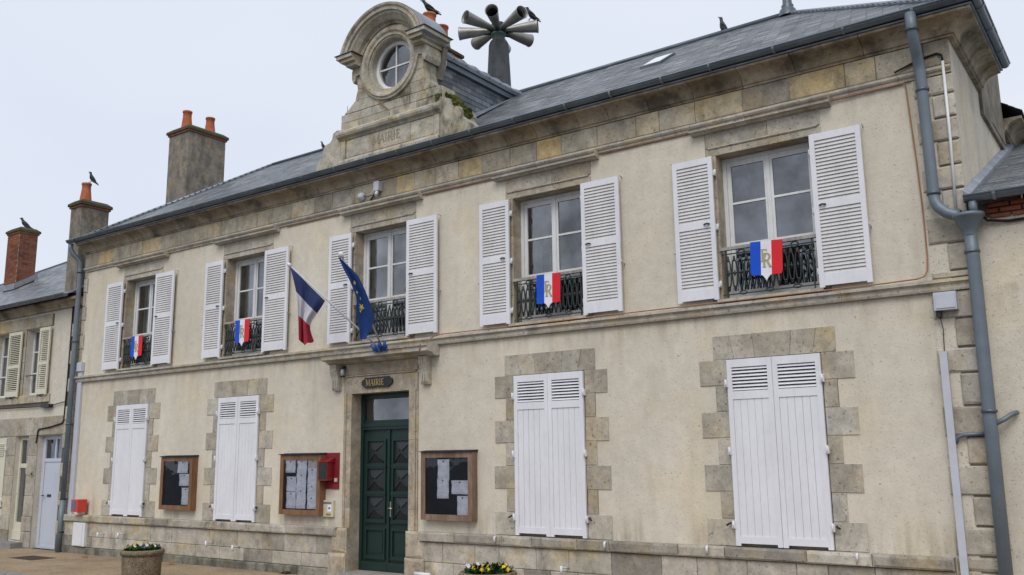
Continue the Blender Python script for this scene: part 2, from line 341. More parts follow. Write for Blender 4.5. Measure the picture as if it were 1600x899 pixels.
def tag(o, label=None, cat=None, group=None, kind=None):
    for k, v in (('label', label), ('category', cat), ('group', group), ('kind', kind)):
        if v: o[k] = v
    return o
def thing(name, loc, label, cat, group=None):
    o = bpy.data.objects.new(name, None); o.location = loc; C.objects.link(o); o.empty_display_size = .2
    return tag(o, label, cat, group)
def holder(name, mb, mat, parent): return mb.build(name, mat, parent)
def inst(src_mesh, name, loc, parent):
    o = bpy.data.objects.new(name, src_mesh); o.location = Vector(loc) - org(parent); o.parent = parent; C.objects.link(o); return o
_bc = {}
def block(parent, x0, x1, y0, y1, z0, z1, mat, name='stone_block', ch=.008, jit=.003, gap=.003):
    """one dressed stone with chamfered front edges, joints left open all round"""
    x0 += gap; x1 -= gap; z0 += gap; z1 -= gap; y0 += random.uniform(-jit, jit)
    w_, d_, h_ = round((x1 - x0), 2), round(y1 - y0, 2), round((z1 - z0), 2); v = random.randrange(2)
    key = (w_, d_, h_, mat, ch, v)
    if key not in _bc:
        mb = MB(); a, b, c = (x1 - x0) / 2, (y1 - y0) / 2, (z1 - z0) / 2
        q = lambda: random.uniform(.5, 2.6) * ch
        i4 = [(-a + q(), -b, -c + q()), (a - q(), -b, -c + q()), (a - q(), -b, c - q()), (-a + q(), -b, c - q())]
        m4_ = [(-a, -b + ch, -c), (a, -b + ch, -c), (a, -b + ch, c), (-a, -b + ch, c)]
        k4 = [(-a, b, -c), (a, b, -c), (a, b, c), (-a, b, c)]
        mb.add(i4 + m4_ + k4, [(0, 1, 2, 3)] + [(i, i + 4, (i + 1) % 4 + 4, (i + 1) % 4) for i in range(4)] + [(i + 4, i + 8, (i + 1) % 4 + 8, (i + 1) % 4 + 4) for i in range(4)] + [(11, 10, 9, 8)])
        me = bpy.data.meshes.new('stone_block'); me.from_pydata(mb.v, [], mb.f); me.materials.append(M[mat]); _bc[key] = me
    return inst(_bc[key], name, ((x0 + x1) / 2, (y0 + y1) / 2, (z0 + z1) / 2), parent)

def wall_front(mb, x0, x1, z0, z1, holes, y=0, flip=False):
    xs = sorted({x0, x1, *[h[0] for h in holes], *[h[1] for h in holes]}); zs = sorted({z0, z1, *[h[2] for h in holes], *[h[3] for h in holes]})
    xs = [x for x in xs if x0 <= x <= x1]; zs = [z for z in zs if z0 <= z <= z1]
    for i in range(len(xs) - 1):
        for j in range(len(zs) - 1):
            cx, cz = (xs[i] + xs[i + 1]) / 2, (zs[j] + zs[j + 1]) / 2
            if any(h[0] < cx < h[1] and h[2] < cz < h[3] for h in holes): continue
            a, b, c, d = xs[i], xs[i + 1], zs[j], zs[j + 1]
            mb.add([(a, y, c), (b, y, c), (b, y, d), (a, y, d)], [(0, 1, 2, 3)])
    for a, b, c, d in holes:
        mb.add([(a, y, c), (b, y, c), (b, y, d), (a, y, d), (a, y + .3, c), (b, y + .3, c), (b, y + .3, d), (a, y + .3, d)],
               [(0, 4, 5, 1), (1, 5, 6, 2), (2, 6, 7, 3), (3, 7, 4, 0)])

# serif letters as strokes, unit height
def stroke(mb, x0, z0, x1, z1, t, y0, y1):
    d = Vector((x1 - x0, z1 - z0)); L = d.length; d /= L; n = Vector((-d.y, d.x)) * t / 2
    mb.prism([(x0 - n.x, z0 - n.y), (x1 - n.x, z1 - n.y), (x1 + n.x, z1 + n.y), (x0 + n.x, z0 + n.y)], y0, y1)
LET = {'M': (.95, [(.12, 0, .12, 1, .07), (.12, 1, .47, .1, .15), (.47, .1, .83, 1, .07), (.83, 0, .83, 1, .16)], [(.12, 0), (.83, 0), (.12, .97), (.83, .97)]),
       'A': (.8, [(.1, 0, .42, 1, .07), (.42, 1, .72, 0, .16), (.22, .34, .6, .34, .07)], [(.1, 0), (.72, 0)]),
       'I': (.4, [(.2, 0, .2, 1, .16)], [(.2, 0), (.2, .97)]),
       'R': (.8, [(.2, 0, .2, 1, .16), (.2, .96, .5, .96, .07), (.5, .96, .64, .85, .11), (.64, .85, .64, .65, .15), (.64, .65, .5, .5, .11), (.2, .5, .5, .5, .07), (.42, .5, .72, 0, .15)], [(.2, 0), (.2, .97), (.74, 0)]),
       'E': (.7, [(.2, 0, .2, 1, .16), (.2, .96, .6, .96, .08), (.2, .5, .5, .5, .08), (.2, .04, .62, .04, .08), (.6, .8, .6, 1, .05), (.62, 0, .62, .22, .05), (.5, .4, .5, .6, .05)], [(.2, 0), (.2, .97)]),
       'F': (.7, [(.2, 0, .2, 1, .16), (.2, .96, .6, .96, .08), (.2, .5, .5, .5, .08), (.6, .8, .6, 1, .05), (.5, .4, .5, .6, .05)], [(.2, 0), (.2, .97)])}
def letter(mb, ch, x, z, h, y0, y1, k=1.0):
    wd, st, se = LET[ch]
    for i, (a, b, c, d, t) in enumerate(st): stroke(mb, x + a * h * k, z + b * h, x + c * h * k, z + d * h, t * h * .9, y0 - i * .0004, y1)
    for a, b in se: mb.box(x + (a - .15) * h * k, x + (a + .15) * h * k, y0 + .0005, y1, z + (b) * h, z + (b + .045) * h)
    return wd * h * k

# ================================================================ SETTING
mb = MB(); mb.box(-300, 300, -300, 300, -.16, -.12); gnd = mb.build('road', 'asphalt'); tag(gnd, kind='structure')
mb = MB(); mb.box(-60, 40, -2.5, 6, -.12, 0); pav = mb.build('pavement', 'pavement'); tag(pav, kind='structure')
kb = MB(); kb.box(-60, 40, -2.64, -2.56, -.119, -.03); kerb = kb.build('kerb', 'mortar_light'); tag(kerb, kind='structure')
for i in range(28): block(kerb, -30 + i, -29 + i, -2.68, -2.503, -.12, .006, 'kerb', 'kerb_stone', .015, .004, .004)

# ================================================================ TOWN HALL
XL, XR = -19.93, -1.6
hall = thing('town_hall', (-10.8, 0, 0), 'large cream rendered town hall with slate roof, white shutters and stone gable', 'town hall')
BX = [-17.62, -14.13, -10.57, -7.21, -3.90]; WD = [1.2, 1.24, 1.28, 1.26, 1.28]
LB = [(-18.245, -17.09), (-14.775, -13.59), None, (-7.83, -6.63), (-4.515, -3.325)]
UZ0, UZ1 = 3.86, 5.80
holes = []
for c, wd in zip(BX, WD): holes.append((c - wd / 2 - .12, c + wd / 2 + .12, 3.80, 6.14))
for p in LB:
    if p: holes.append((p[0] - .17, p[1] + .17, .80, 3.40))
DX0, DX1, DZ1 = -11.196, -9.904, 2.99
holes.append((DX0 - .15, DX1 + .15, 0.0, 3.42))
mb = MB(); wall_front(mb, XL, XR, 0, 6.62, holes)
mb.build('front_wall', 'plaster', hall)
mb = MB(); mb.box(XR - .3, XR - .001, .01, 6.0, 0, 6.9); mb.build('side_wall', 'plaster', hall)
mb = MB(); mb.box(XL + .001, XL + .3, .01, 6.0, 0, 6.9); mb.build('side_wall', 'plaster_old', hall)
mb = MB(); mb.box(XL + .3, XR - .3, 5.7, 6.0, 0, 6.9); mb.build('back_wall', 'plaster_old', hall)
mb = MB(); mb.box(XL + .3, XR - .3, .31, 5.7, 6.62, 6.7); mb.build('attic_floor', 'dark', hall)

# ---- plinth courses
def course(parent, x0, x1, y0, y1, z0, z1, mat, wmin, wmax, skip=(), **k):
    x = x0
    while x < x1 - .02:
        e = x + random.uniform(wmin, wmax)
        if x1 - e < wmin * .6: e = x1
        block(parent, x, e, y0, y1, z0, z1, mat, **k); x = e
segs = [(XL + .02, -11.52), (-9.60, XR - .46)]
mb = MB()
for a, b in segs: mb.box(a + .01, b - .01, -.035, -.002, 0, .66)
pl = mb.build('plinth', 'mortar', hall)
for a, b in segs:
    course(pl, a, b, -.075, -.01, .36, .655, 'stone_plinth', .36, .85, ch=.006)
    course(pl, a, b, -.075, -.01, .14, .36, 'stone_plinth', .4, 1.0, ch=.006)
    course(pl, a, b, -.10, -.01, -.02, .14, 'stone_base', .9, 1.7, ch=.012)
mb = MB()
for a, b in segs: mb.box(a + .01, b - .01, -.07, -.002, .662, .79)
lg = mb.build('ledge_course', 'mortar', hall)
for a, b in segs: course(lg, a, b + (.0 if b > -5 else .1), -.125, -.01, .66, .805, 'stone_plinth', .45, 1.05, ch=.014)

# ---- string course
mb = MB(); mb.box(XL, XR - .02, -.03, -.002, 3.69, 3.80); sc = mb.build('string_course', 'mortar', hall)
x = XL - .01
while x < XR - .1:
    e = min(x + random.uniform(1.3, 1.9), XR)
    if XR - e < .5: e = XR
    b = MB(); b.ext_x([(-.01, 3.675), (-.055, 3.675), (-.065, 3.70), (-.065, 3.742), (-.085, 3.76), (-.105, 3.765), (-.105, 3.80), (-.01, 3.815)], x + .002, e - .002)
    b.build('stone_block', 'stone_light', sc); x = e
# ---- lower moulding of frieze
mb = MB(); mb.box(XL, XR - .02, -.02, -.002, 6.22, 6.30); sc = mb.build('frieze_moulding', 'mortar', hall)
x = XL - .01
while x < XR - .1:
    e = min(x + random.uniform(.8, 1.5), XR)
    if XR - e < .4: e = XR
    b = MB(); b.ext_x([(-.01, 6.205), (-.028, 6.205), (-.034, 6.235), (-.05, 6.24), (-.068, 6.262), (-.07, 6.29), (-.01, 6.305)], x + .002, e - .002)
    b.build('stone_block', 'stone_light', sc); x = e
# ---- frieze blocks
mb = MB(); mb.box(XL, XR - .01, -.02, -.001, 6.30, 6.615); fr = mb.build('frieze', 'mortar', hall)
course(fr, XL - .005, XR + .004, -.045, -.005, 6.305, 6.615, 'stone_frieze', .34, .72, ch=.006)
# ---- coved cornice
def cove(o0, d0, z0):      # profile (offset outwards, z)
    pts = [(o0, z0), (d0 - .02 + .055, z0), (.058, z0 + .03), (.075, z0 + .038)]
    for k in range(1, 9):
        a = k / 8 * PI / 2; pts.append((.08 + .27 * (1 - math.cos(a)) * .98, z0 + .04 + .17 * math.sin(a)))
    pts += [(.375, z0 + .215), (.375, z0 + .25), (-.02, z0 + .25)]
    return pts
CP = [(0.0, 6.617), (.055, 6.617), (.055, 6.642), (.078, 6.652)] + [(.083 + .20 * (1 - math.cos(k / 8 * PI / 2)), 6.652 + .145 * math.sin(k / 8 * PI / 2)) for k in range(1, 9)] + [(.292, 6.80), (.292, 6.832), (0.0, 6.832)]
mb = MB(); mb.box(XL, XR - .02, -.05, .2, 6.63, 6.78); co = mb.build('cornice', 'mortar', hall)
x = XL - .01
while x < XR - .1:
    e = min(x + random.uniform(.5, .85), XR)
    if XR - e < .4: e = XR
    b = MB(); jx = random.uniform(-.004, .004)
    if e >= XR:     # mitred corner block, wraps on to the side
        n = len(CP); vs = [(x + .004, -o - .001, z) for o, z in CP] + [(XR + o, -o - .001, z) for o, z in CP] + [(XR + o, .45, z) for o, z in CP]
        fs = [(i + j * n, i + (j + 1) * n, (i + 1) % n + (j + 1) * n, (i + 1) % n + j * n) for j in (0, 1) for i in range(n)] + [list(range(n)), [2 * n + i for i in range(n)][::-1]]
        b.add(vs, fs)
    else: b.ext_x([(-o + jx, z) for o, z in CP], x + .004, e - .004)
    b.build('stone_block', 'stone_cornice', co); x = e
y = .455
for ln in (.52, .5, .48):
    b = MB(); n = len(CP); vs = [(XR + o, y + .003, z) for o, z in CP] + [(XR + o, y + ln - .003, z) for o, z in CP]
    b.add(vs, [(i, i + n, (i + 1) % n + n, (i + 1) % n) for i in range(n)] + [list(range(n)), [n + i for i in range(n)][::-1]])
    b.build('stone_block', 'stone_cornice', co); y += ln
y = 3.95
for ln in (.7, .7, .65):
    b = MB(); vs = [(XR + o, y + .003, z) for o, z in CP] + [(XR + o, y + ln - .003, z) for o, z in CP]
    b.add(vs, [(i, i + n, (i + 1) % n + n, (i + 1) % n) for i in range(n)] + [list(range(n)), [n + i for i in range(n)][::-1]])
    b.build('stone_block', 'stone_cornice', co); y += ln

# ---- corner quoins
mb = MB(); mb.box(XR - .44, XR - .006, -.012, -.001, .0, 6.2); mb.cur = 1; mb.box(XR - .225, XR - .003, -.016, .0, .0, 6.2); q = mb.build('corner_quoins', ['plaster', 'mortar'], hall)
z = .0; i = 0
hs = [.34, .325, .14] 
zs = [0, .33, .66, .82, 1.13, 1.445, 1.77, 2.07, 2.405, 2.76, 3.04, 3.36, 3.675]
for k in range(len(zs) - 1):
    wdt = .445 if k % 2 == 1 else (.235 if zs[k] > .8 else .445)
    block(q, XR - wdt, XR + .012, -.034, -.004, zs[k] + .008, zs[k + 1] - .008, 'stone', ch=.012)
zs = [3.815, 3.90, 4.21, 4.53, 4.83, 5.11, 5.40, 5.68, 5.96, 6.2]
for k in range(len(zs) - 1):
    wdt = .235 if k % 2 == 1 else .42
    block(q, XR - wdt, XR + .012, -.034, .0, zs[k] + .008, zs[k + 1] - .008, 'stone', ch=.012)
mb = MB(); mb.box(XL + .002, XL + .12, -.012, -.001, .8, 6.2); q = mb.build('corner_quoins', 'plaster', hall)
z = .81; k = 0
while z < 6.1:
    e = min(z + .325, 6.2)
    if abs(e - 3.75) < .2: e = 3.675
    if 3.6 < z < 3.75: z = 3.815; e = 4.1
    block(q, XL - .004, XL + (.14 if k % 2 else .1), -.034, -.004, z + .005, e - .005, 'stone', ch=.01); z = e; k += 1

# ---- ground-floor window surrounds and closed shutters
def hinge(parent, x, z, y=-.05, s=1):
    b = MB(); b.box(x - .02, x + .02, y - .015, y + .03, z - .045, z + .045); b.tube([(x, y - .02, z - .05), (x, y - .02, z + .05)], .011, 6)
    return b.build('hinge', 'white', parent)
slat_meshes = {}
def slat(parent, x0, x1, z, y, depth, ang, mat, th=.007):
    key = (round(x1 - x0, 3), depth, ang, mat)
    if key not in slat_meshes:
        h = (x1 - x0) / 2; a = R(ang); b = MB()
        b.obox((0, 0, 0), h, depth / 2, th / 2, Matrix.Rotation(a, 3, 'X'))
        me = bpy.data.meshes.new('slat'); me.from_pydata(b.v, [], b.f); me.materials.append(M[mat]); slat_meshes[key] = me
    return inst(slat_meshes[key], 'slat', ((x0 + x1) / 2, y, z), parent)
def closed_pair(x0, x1, z0, z1, parent, detail=True):
    c = (x0 + x1) / 2 + random.uniform(-.004, .004)
    for a, b_, side in ((x0 + .006, c - .003, -1), (c + .003, x1 - .006, 1)):
        y0, y1 = -.045 + random.uniform(-.004, .002), -.008; st = .062
        zt, zv, zr, zb = z1 - .10, z1 - .40, z1 - .50, z0 + .115
        m = MB(); m.box(a, a + st, y0, y1, z0, z1); m.box(b_ - st, b_, y0, y1, z0, z1)
        m.box(a + st, b_ - st, y0 + .001, y1, zt, z1 - .001); m.box(a + st, b_ - st, y0 + .001, y1, zr, zv); m.box(a + st, b_ - st, y0 + .001, y1, z0 + .03, zb)
        sh = m.build('shutter', 'white', parent)
        # backing seen through the louvres
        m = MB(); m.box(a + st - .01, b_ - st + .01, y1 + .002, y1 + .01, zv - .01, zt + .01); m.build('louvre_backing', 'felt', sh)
        n = 7; pitch = (zt - zv) / n
        for i in range(n): slat(sh, a + st - .003, b_ - st + .003, zv + pitch * (i + .5), (y0 + y1) / 2, .036, 45, 'white')
        np_ = 5; pw = (b_ - a - 2 * st) / np_
        for i in range(np_):
            block(sh, a + st + i * pw, a + st + (i + 1) * pw, y0 + .012, y1, zb, zr, 'white', 'plank', .0008, .0, .0)
        xo = a if side < 0 else b_
        for z in (z0 + .25, (z0 + z1) / 2, z1 - .3):
            hinge(sh, xo + side * .012, z)
        m = MB(); m.tube([(xo + side * .05, -.02, z0 + .27), (xo + side * .06, -.07, z0 + .265), (xo + side * .10, -.07, z0 + .24)], .012, 6); m.build('shutter_catch', 'iron', sh)
def ground_window(x0, x1):
    z0, z1 = .805, 3.10
    m = MB(); m.box(x0 - .165, x0 - .004, -.004, .2, z0, z1); m.box(x1 + .004, x1 + .165, -.004, .2, z0, z1); m.box(x0 - .165, x1 + .165, -.004, .2, z1, 3.395)
    m.box(x0 - .004, x1 + .004, .05, .2, z0, z1)
    s = m.build('window_surround', 'mortar_light', hall)
    n = 7; h = (z1 - z0) / n
    for i in range(n):
        wd = .375 if i % 2 == 0 else .17
        jj = random.uniform(-.012, .012)
        block(s, x0 - wd + jj, x0, -.012, .004, z0 + i * h, z0 + (i + 1) * h, 'stone', ch=.003, jit=.0015)
        block(s, x1, x1 + wd - jj, -.012, .004, z0 + i * h, z0 + (i + 1) * h, 'stone', ch=.003, jit=.0015)
    xa, xb = x0 - .18, x1 + .18; xs = [xa, xa + .28, (xa + xb) / 2 - .22, (xa + xb) / 2 + .22, xb - .28, xb]
    sl = [0, -.06, -.03, .03, .06, 0]
    for i in range(5):
        b = MB(); b.prism([(xs[i] + .003, z1), (xs[i + 1] - .003, z1), (xs[i + 1] + sl[i + 1] - .003, 3.40), (xs[i] + sl[i] + .003, 3.40)], -.012 - random.uniform(0, .002), .004)
        if i in (0, 4): b = MB(); b.prism([(xs[i] + .003, z1 + .002), (xs[i + 1] - .003, z1 + .002), (xs[i + 1] + sl[i + 1] - .003, 3.40), (xs[i] + sl[i] + .003, 3.40)], -.012, .004)
        b.build('stone_block', 'stone', s)
    closed_pair(x0, x1, z0 + .01, z1 - .01, hall)
for p in LB:
    if p: ground_window(*p)

# ---- first-floor windows
bal_mesh = {}
def baluster_mesh():
    if 'b' in bal_mesh: return bal_mesh['b']
    b = MB(); h = .46; t = .0105
    for s in (-1, 1):
        pts = [(s * .004, 0, .0)] + [(s * (.010 + .023 * math.sin(PI * min(1, max(0, (z - .05) / .36))) ** .55), 0, z) for z in [.05, .08, .12, .19, .26, .33, .37, .41]] + [(s * .004, 0, h)]
        b.tube(pts, t, 6)
    b.tube([(0, 0, 0), (0, 0, .07)], .009, 6); b.tube([(0, 0, .4), (0, 0, h)], .009, 6)
    for z, r in ((.06, .02), (.235, .024), (.40, .02)): b.lathe((0, 0, z), [(0, -.014), (r, -.008), (r, .008), (0, .014)], 8)
    b.lathe((0, 0, .235), [(0, -.05), (.012, -.02), (.012, .02), (0, .05)], 6)
    me = bpy.data.meshes.new('baluster'); me.from_pydata(b.v, [], b.f); me.polygons.foreach_set('use_smooth', b.sm); me.materials.append(M['iron']); bal_mesh['b'] = me; return me
def railing(x0, x1, y, z0, parent):
    m = MB(); zt = z0 + .60
    for z in (z0 + .02, z0 + .55): m.box(x0, x1, y - .007, y + .007, z - .007, z + .007)
    for x in (x0 + .06, x1 - .06): m.box(x - .008, x + .008, y - .0085, y + .0085, z0 - .02, zt)
    r = m.build('guard_rail', 'iron', parent)
    m = MB(); m.box(x0 - .01, x1 + .01, y - .028, y + .028, zt, zt + .04); m.build('handrail', 'rail_wood', r)
    n = 13; st = (x1 - x0 - .17) / n
    for i in range(n + 1): inst(baluster_mesh(), 'baluster', (x0 + .085 + i * st, y, z0 + .06), r)
    for f in (.22, .5, .78):
        m = MB(); cx = x0 + (x1 - x0) * f
        m.tube([(cx + .045 * math.cos(a), y - .012, z0 + .555 + .035 * math.sin(a)) for a in [k / 10 * 2 * PI for k in range(11)]], .010, 6)
        m.build('scroll_ornament', 'iron', r); m = MB()
        m.tube([(cx + .05 * math.cos(a), y - .008, z0 + .03 + .022 * math.sin(a)) for a in [k / 8 * 2 * PI for k in range(9)]], .009, 6)
        m.build('scroll_ornament', 'iron', r)
def shutter_open(x0, x1, z0, z1, parent, inner, ind=True):
    tilt = random.uniform(-.006, .006)
    y0, y1 = -.095, -.062; st = .062; zm = z0 + (z1 - z0) * .525
    m = MB(); m.box(x0, x0 + st, y0, y1, z0, z1); m.box(x1 - st, x1, y0, y1, z0, z1)
    m.box(x0 + st, x1 - st, y0 + .001, y1 - .001, z1 - .09, z1 - .001); m.box(x0 + st, x1 - st, y0 + .001, y1 - .001, zm - .045, zm + .045); m.box(x0 + st, x1 - st, y0 + .001, y1 - .001, z0 + .02, z0 + .16)
    sh = m.build('shutter', 'white', parent)
    secs = [(z0 + .16, zm - .045), (zm + .045, z1 - .09)]
    pitch = .0455
    if ind:
        for a, b in secs:
            n = round((b - a) / pitch); p = (b - a) / n
            for i in range(n): slat(sh, x0 + st - .004, x1 - st + .004, a + p * (i + .5), (y0 + y1) / 2, .056, 68, 'slat_white')
    else:
        m = MB(); Mx = Matrix.Rotation(R(68), 3, 'X')
        for a, b in secs:
            n = round((b - a) / pitch); p = (b - a) / n
            for i in range(n): m.obox(((x0 + x1) / 2, (y0 + y1) / 2, a + p * (i + .5)), (x1 - x0) / 2 - st + .004, .028, .0035, Mx)
        o = m.build('slats', 'slat_white', sh); tag(o, kind='stuff')
    m = MB(); xo = x0 if inner < 0 else x1; xi = x1 if inner < 0 else x0
    m.tube([(xi + inner * .07, y0 - .008, zm), (xi + inner * .11, y0 - .03, zm + .004), (xi + inner * .15, y0 - .01, zm)], .011, 6); m.build('latch', 'iron', sh)
    for z in (z0 + .2, (z0 + z1) / 2, z1 - .22):
        b = MB(); b.box(xi - .012 - inner * .0, xi + .012, -.075, -.005, z - .035, z + .035); b.tube([(xi - inner * .02, -.05, z - .045), (xi - inner * .02, -.05, z + .045)], .012, 6); b.build('hinge', 'white', sh)
    b = MB(); b.tube([(xo + inner * .012, -.0, z0 + .35 * (z1 - z0)), (xo + inner * .02, -.10, z0 + .35 * (z1 - z0)), (xo + inner * .02, -.10, z0 + .35 * (z1 - z0) + .04)], .008, 6)
    b.tube([(xo + inner * .015, -.0, z1 - .01), (xo + inner * .02, -.09, z1 + .01)], .007, 6); b.build('shutter_hook', 'pvc', sh)

SHX = [((-18.84, -18.22), (-17.01, -16.36)), ((-15.305, -14.752), (-13.51, -12.845)), ((-11.765, -11.22), (-9.93, -9.275)), ((-8.408, -7.845), (-6.56, -5.942)), ((-5.107, -4.537), (-3.253, -2.64))]
def upper_window(i):
    c, wd = BX[i], WD[i]; x0, x1 = c - wd / 2, c + wd / 2
    x0 = SHX[i][0][1] + .03; x1 = SHX[i][1][0] - .01
    m = MB(); m.box(c - wd / 2 - .12, x0 - .003, .0, .3, 3.8, 6.13); m.box(x1 + .003, c + wd / 2 + .12, .0, .3, 3.8, 6.13); m.box(x0, x1, .0, .3, UZ1 + .003, 6.13)
    s = m.build('window_surround', 'mortar_light', hall)
    for (a, b) in ((x0 - .11, x0), (x1, x1 + .11)):
        for z in ((3.865, 4.30), (4.30, 4.72), (4.72, 5.22), (5.22, UZ1)): block(s, a, b, -.018, .25, z[0], z[1], 'stone_door', ch=.003, jit=.001, gap=.0015)
    xs = [x0 - .14, x0 + (x1 - x0) * .3, x0 + (x1 - x0) * .68, x1 + .14]
    for k in range(3): block(s, xs[k], xs[k + 1], -.018, .25, UZ1, 5.895, 'stone', ch=.003, jit=.0005, gap=.0015)
    for k in range(2): block(s, [x0 - .14, c + .1][k], [c + .1, x1 + .14][k], -.012, .02, 5.925, 6.135, 'stone', ch=.003, jit=.0005, gap=.0015)
    m = MB(); m.ext_x([(-.01, 5.895), (-.026, 5.895), (-.036, 5.907), (-.036, 5.92), (-.01, 5.925)], x0 - .10, x1 + .10); m.build('moulding', 'stone_light', s)
    # hood
    hx0, hx1 = c - .93, c + .93; cut = c + random.uniform(-.3, .3)
    m = MB(); m.box(hx0 + .06, hx1 - .06, -.05, -.002, 6.135, 6.20); hd = m.build('window_hood', 'mortar', hall)
    for a, b in ((hx0, cut), (cut, hx1)):
        pr = [(-.01, 6.125), (-.06, 6.125), (-.09, 6.15), (-.125, 6.152), (-.125, 6.185), (-.15, 6.20), (-.165, 6.222), (-.165, 6.24), (-.02, 6.25)]
        b_ = MB(); b_.ext_x(pr, a + .003, b - .003); b_.build('stone_block', 'stone_light', hd)
    # sill
    m = MB(); m.ext_x([(.3, 3.805), (-.085, 3.818), (-.10, 3.83), (-.10, 3.862), (.3, 3.885)], x0 - .05, x1 + .05); m.build('sill', 'stone_light', hall)
    # frame
    yf = .21; m = MB(); F = .05; zt = UZ1 - .005; zb = 3.89
    m.box(x0, x0 + F, yf - .02, yf + .05, zb, zt); m.box(x1 - F, x1, yf - .02, yf + .05, zb, zt); m.box(x0 + F, x1 - F, yf - .019, yf + .05, zt - .045, zt); m.box(x0 + F, x1 - F, yf - .019, yf + .05, zb, zb + .05)
    fr_ = m.build('window', 'white_frame', hall); cm = (x0 + x1) / 2 - .01
    for a, b in ((x0 + F + .003, cm - .002), (cm + .002, x1 - F - .003)):
        m = MB(); sw = .055
        m.box(a, a + sw, yf, yf + .035, zb + .052, zt - .047); m.box(b - sw, b, yf, yf + .035, zb + .052, zt - .047)
        for z, h in ((zt - .07, .023 + .02), (5.175, .018), (4.62, .018), (zb + .09, .04)): m.box(a + sw, b - sw, yf + .001, yf + .034, z - h, z + h * .6)
        m.build('casement', 'white_frame', fr_)
        zz = [zb + .10, 4.62, 5.175, zt - .08]
        for k in range(3):
            m = MB(); m.add([(a + sw - .004, yf + .018, zz[k]), (b - sw + .004, yf + .018, zz[k]), (b - sw + .004, yf + .018, zz[k + 1]), (a + sw - .004, yf + .018, zz[k + 1])], [(0, 1, 2, 3)]); m.build('pane', 'glass', fr_)
    m = MB(); m.box(cm - .022, cm + .022, yf - .014, yf + .0, zb + .05, zt - .045); m.build('meeting_bead', 'white_frame', fr_)
    # room behind
    m = MB(); a, b = x0 - .4, x1 + .6
    m.add([(a, .31, 3.7), (b, .31, 3.7), (b, 2.2, 3.7), (a, 2.2, 3.7), (a, .31, 6.1), (b, .31, 6.1), (b, 2.2, 6.1), (a, 2.2, 6.1)], [(0, 1, 2, 3), (7, 6, 5, 4), (1, 5, 6, 2), (2, 6, 7, 3), (3, 7, 4, 0)])
    m.build('room', 'room', hall)
    if i in (0, 1, 2):
        m = MB(); n = 14
        w0 = .14 if i != 2 else .06
        for (a, b) in ((x0 + w0, x0 + w0 + (.25 if i != 2 else .42)), (x1 - .16, x1 - .06)):
            vs = []; 
            for k in range(n + 1):
                xx = a + (b - a) * k / n; yy = .34 + .012 * math.sin(k * 2.1); vs += [(xx, yy, 3.9), (xx + .0, yy, 5.78)]
            m.add(vs, [(2 * k, 2 * k + 2, 2 * k + 3, 2 * k + 1) for k in range(n)])
        m.build('curtain', 'curtain', fr_)
    railing(x0 + .005, x1 - .005, -.02, 3.90, hall)
    (a, b), (c_, d) = SHX[i]
    shutter_open(a, b, UZ0 + .005, 5.782, hall, -1, i >= 2)
    shutter_open(c_, d, UZ0 + .003, 5.786, hall, 1, i >= 2)
for i in range(5): upper_window(i)

cd_ = thing('chandelier', (-7.62, .45, 4.66), 'pale branching light fitting hanging behind the panes of the window left of the rightmost', 'light fitting')
q = MB(); q.tube([(-7.62, .45, 4.60), (-7.62, .45, 5.10)], .010, 6); q.tube([(-7.62, .45, 5.08), (-7.72, .45, 5.22)], .007, 6); q.tube([(-7.62, .45, 5.08), (-7.52, .45, 5.22)], .007, 6); q.build('stem', 'white_plain', cd_)
for s in (-1, 1):
    q = MB(); q.tube([(-7.62 + s * (.09 - .08 * math.cos(a)), .45, 4.92 + .09 * math.sin(a)) for a in [k / 8 * PI * 1.1 for k in range(9)]], .007, 6); q.build('arm', 'white_plain', cd_)
    q = MB(); q.tube([(-7.62 + s * .17, .45, 4.93), (-7.62 + s * .17, .45, 4.84)], .012, 6, .03); q.build('lamp_cup', 'white_plain', cd_)
# ---- main door with stone surround
m = MB(); m.box(DX0 - .15, DX0 - .002, .0, .3, 0, 3.41); m.box(DX1 + .002, DX1 + .15, .0, .3, 0, 3.41); m.box(DX0, DX1, 0, .3, DZ1 + .002, 3.41)
ds = m.build('door_surround', 'mortar_light', hall)
for s, xi in ((-1, DX0), (1, DX1)):
    X = lambda a: xi + s * a
    def bb(a, b, y0, y1, z0, z1, ch=.003):
        lo, hi = sorted((X(a), X(b))); block(ds, lo, hi, y0, y1, z0, z1, 'stone_door', ch=ch, jit=.0008, gap=.001)
    zz = [.80, 1.12, 1.66, 2.20, 2.68, DZ1 + (.0)]
    for k in range(5):
        bb(0, .115, -.03, .22, zz[k], zz[k + 1]); bb(.115, .15, -.045, .0, zz[k], zz[k + 1], .006); bb(.15, .185, -.028, .0, zz[k], zz[k + 1], .006)
    bb(.0, .36, -.10, .22, .40, .80, .02); bb(-.0, .40, -.13, .22, .0, .40, .025)
xs = [DX0 - .185, DX0 + .15, DX0 + .50, DX1 - .48, DX1 - .15, DX1 + .185]; sl = [0, -.1, -.06, .06, .1, 0]
for i in range(5):
    b = MB(); b.prism([(xs[i] + .002, DZ1), (xs[i + 1] - .002, DZ1), (xs[i + 1] + sl[i + 1] * .6 - .002, 3.27), (xs[i] + sl[i] * .6 + .002, 3.27)], -.03, .22); b.build('stone_block', 'stone_door', ds)
    b = MB(); b.prism([(xs[i] + sl[i] * .6 + .002, 3.31), (xs[i + 1] + sl[i + 1] * .6 - .002, 3.31), (xs[i + 1] + sl[i + 1] - .002, 3.52), (xs[i] + sl[i] + .002, 3.52)], -.028, .0); b.build('stone_block', 'stone_door', ds)
m = MB(); m.ext_x([(-.0, 3.272), (-.035, 3.272), (-.05, 3.28), (-.05, 3.30), (-.0, 3.308)], DX0 - .15, DX1 + .15); m.build('moulding', 'stone_door', ds)
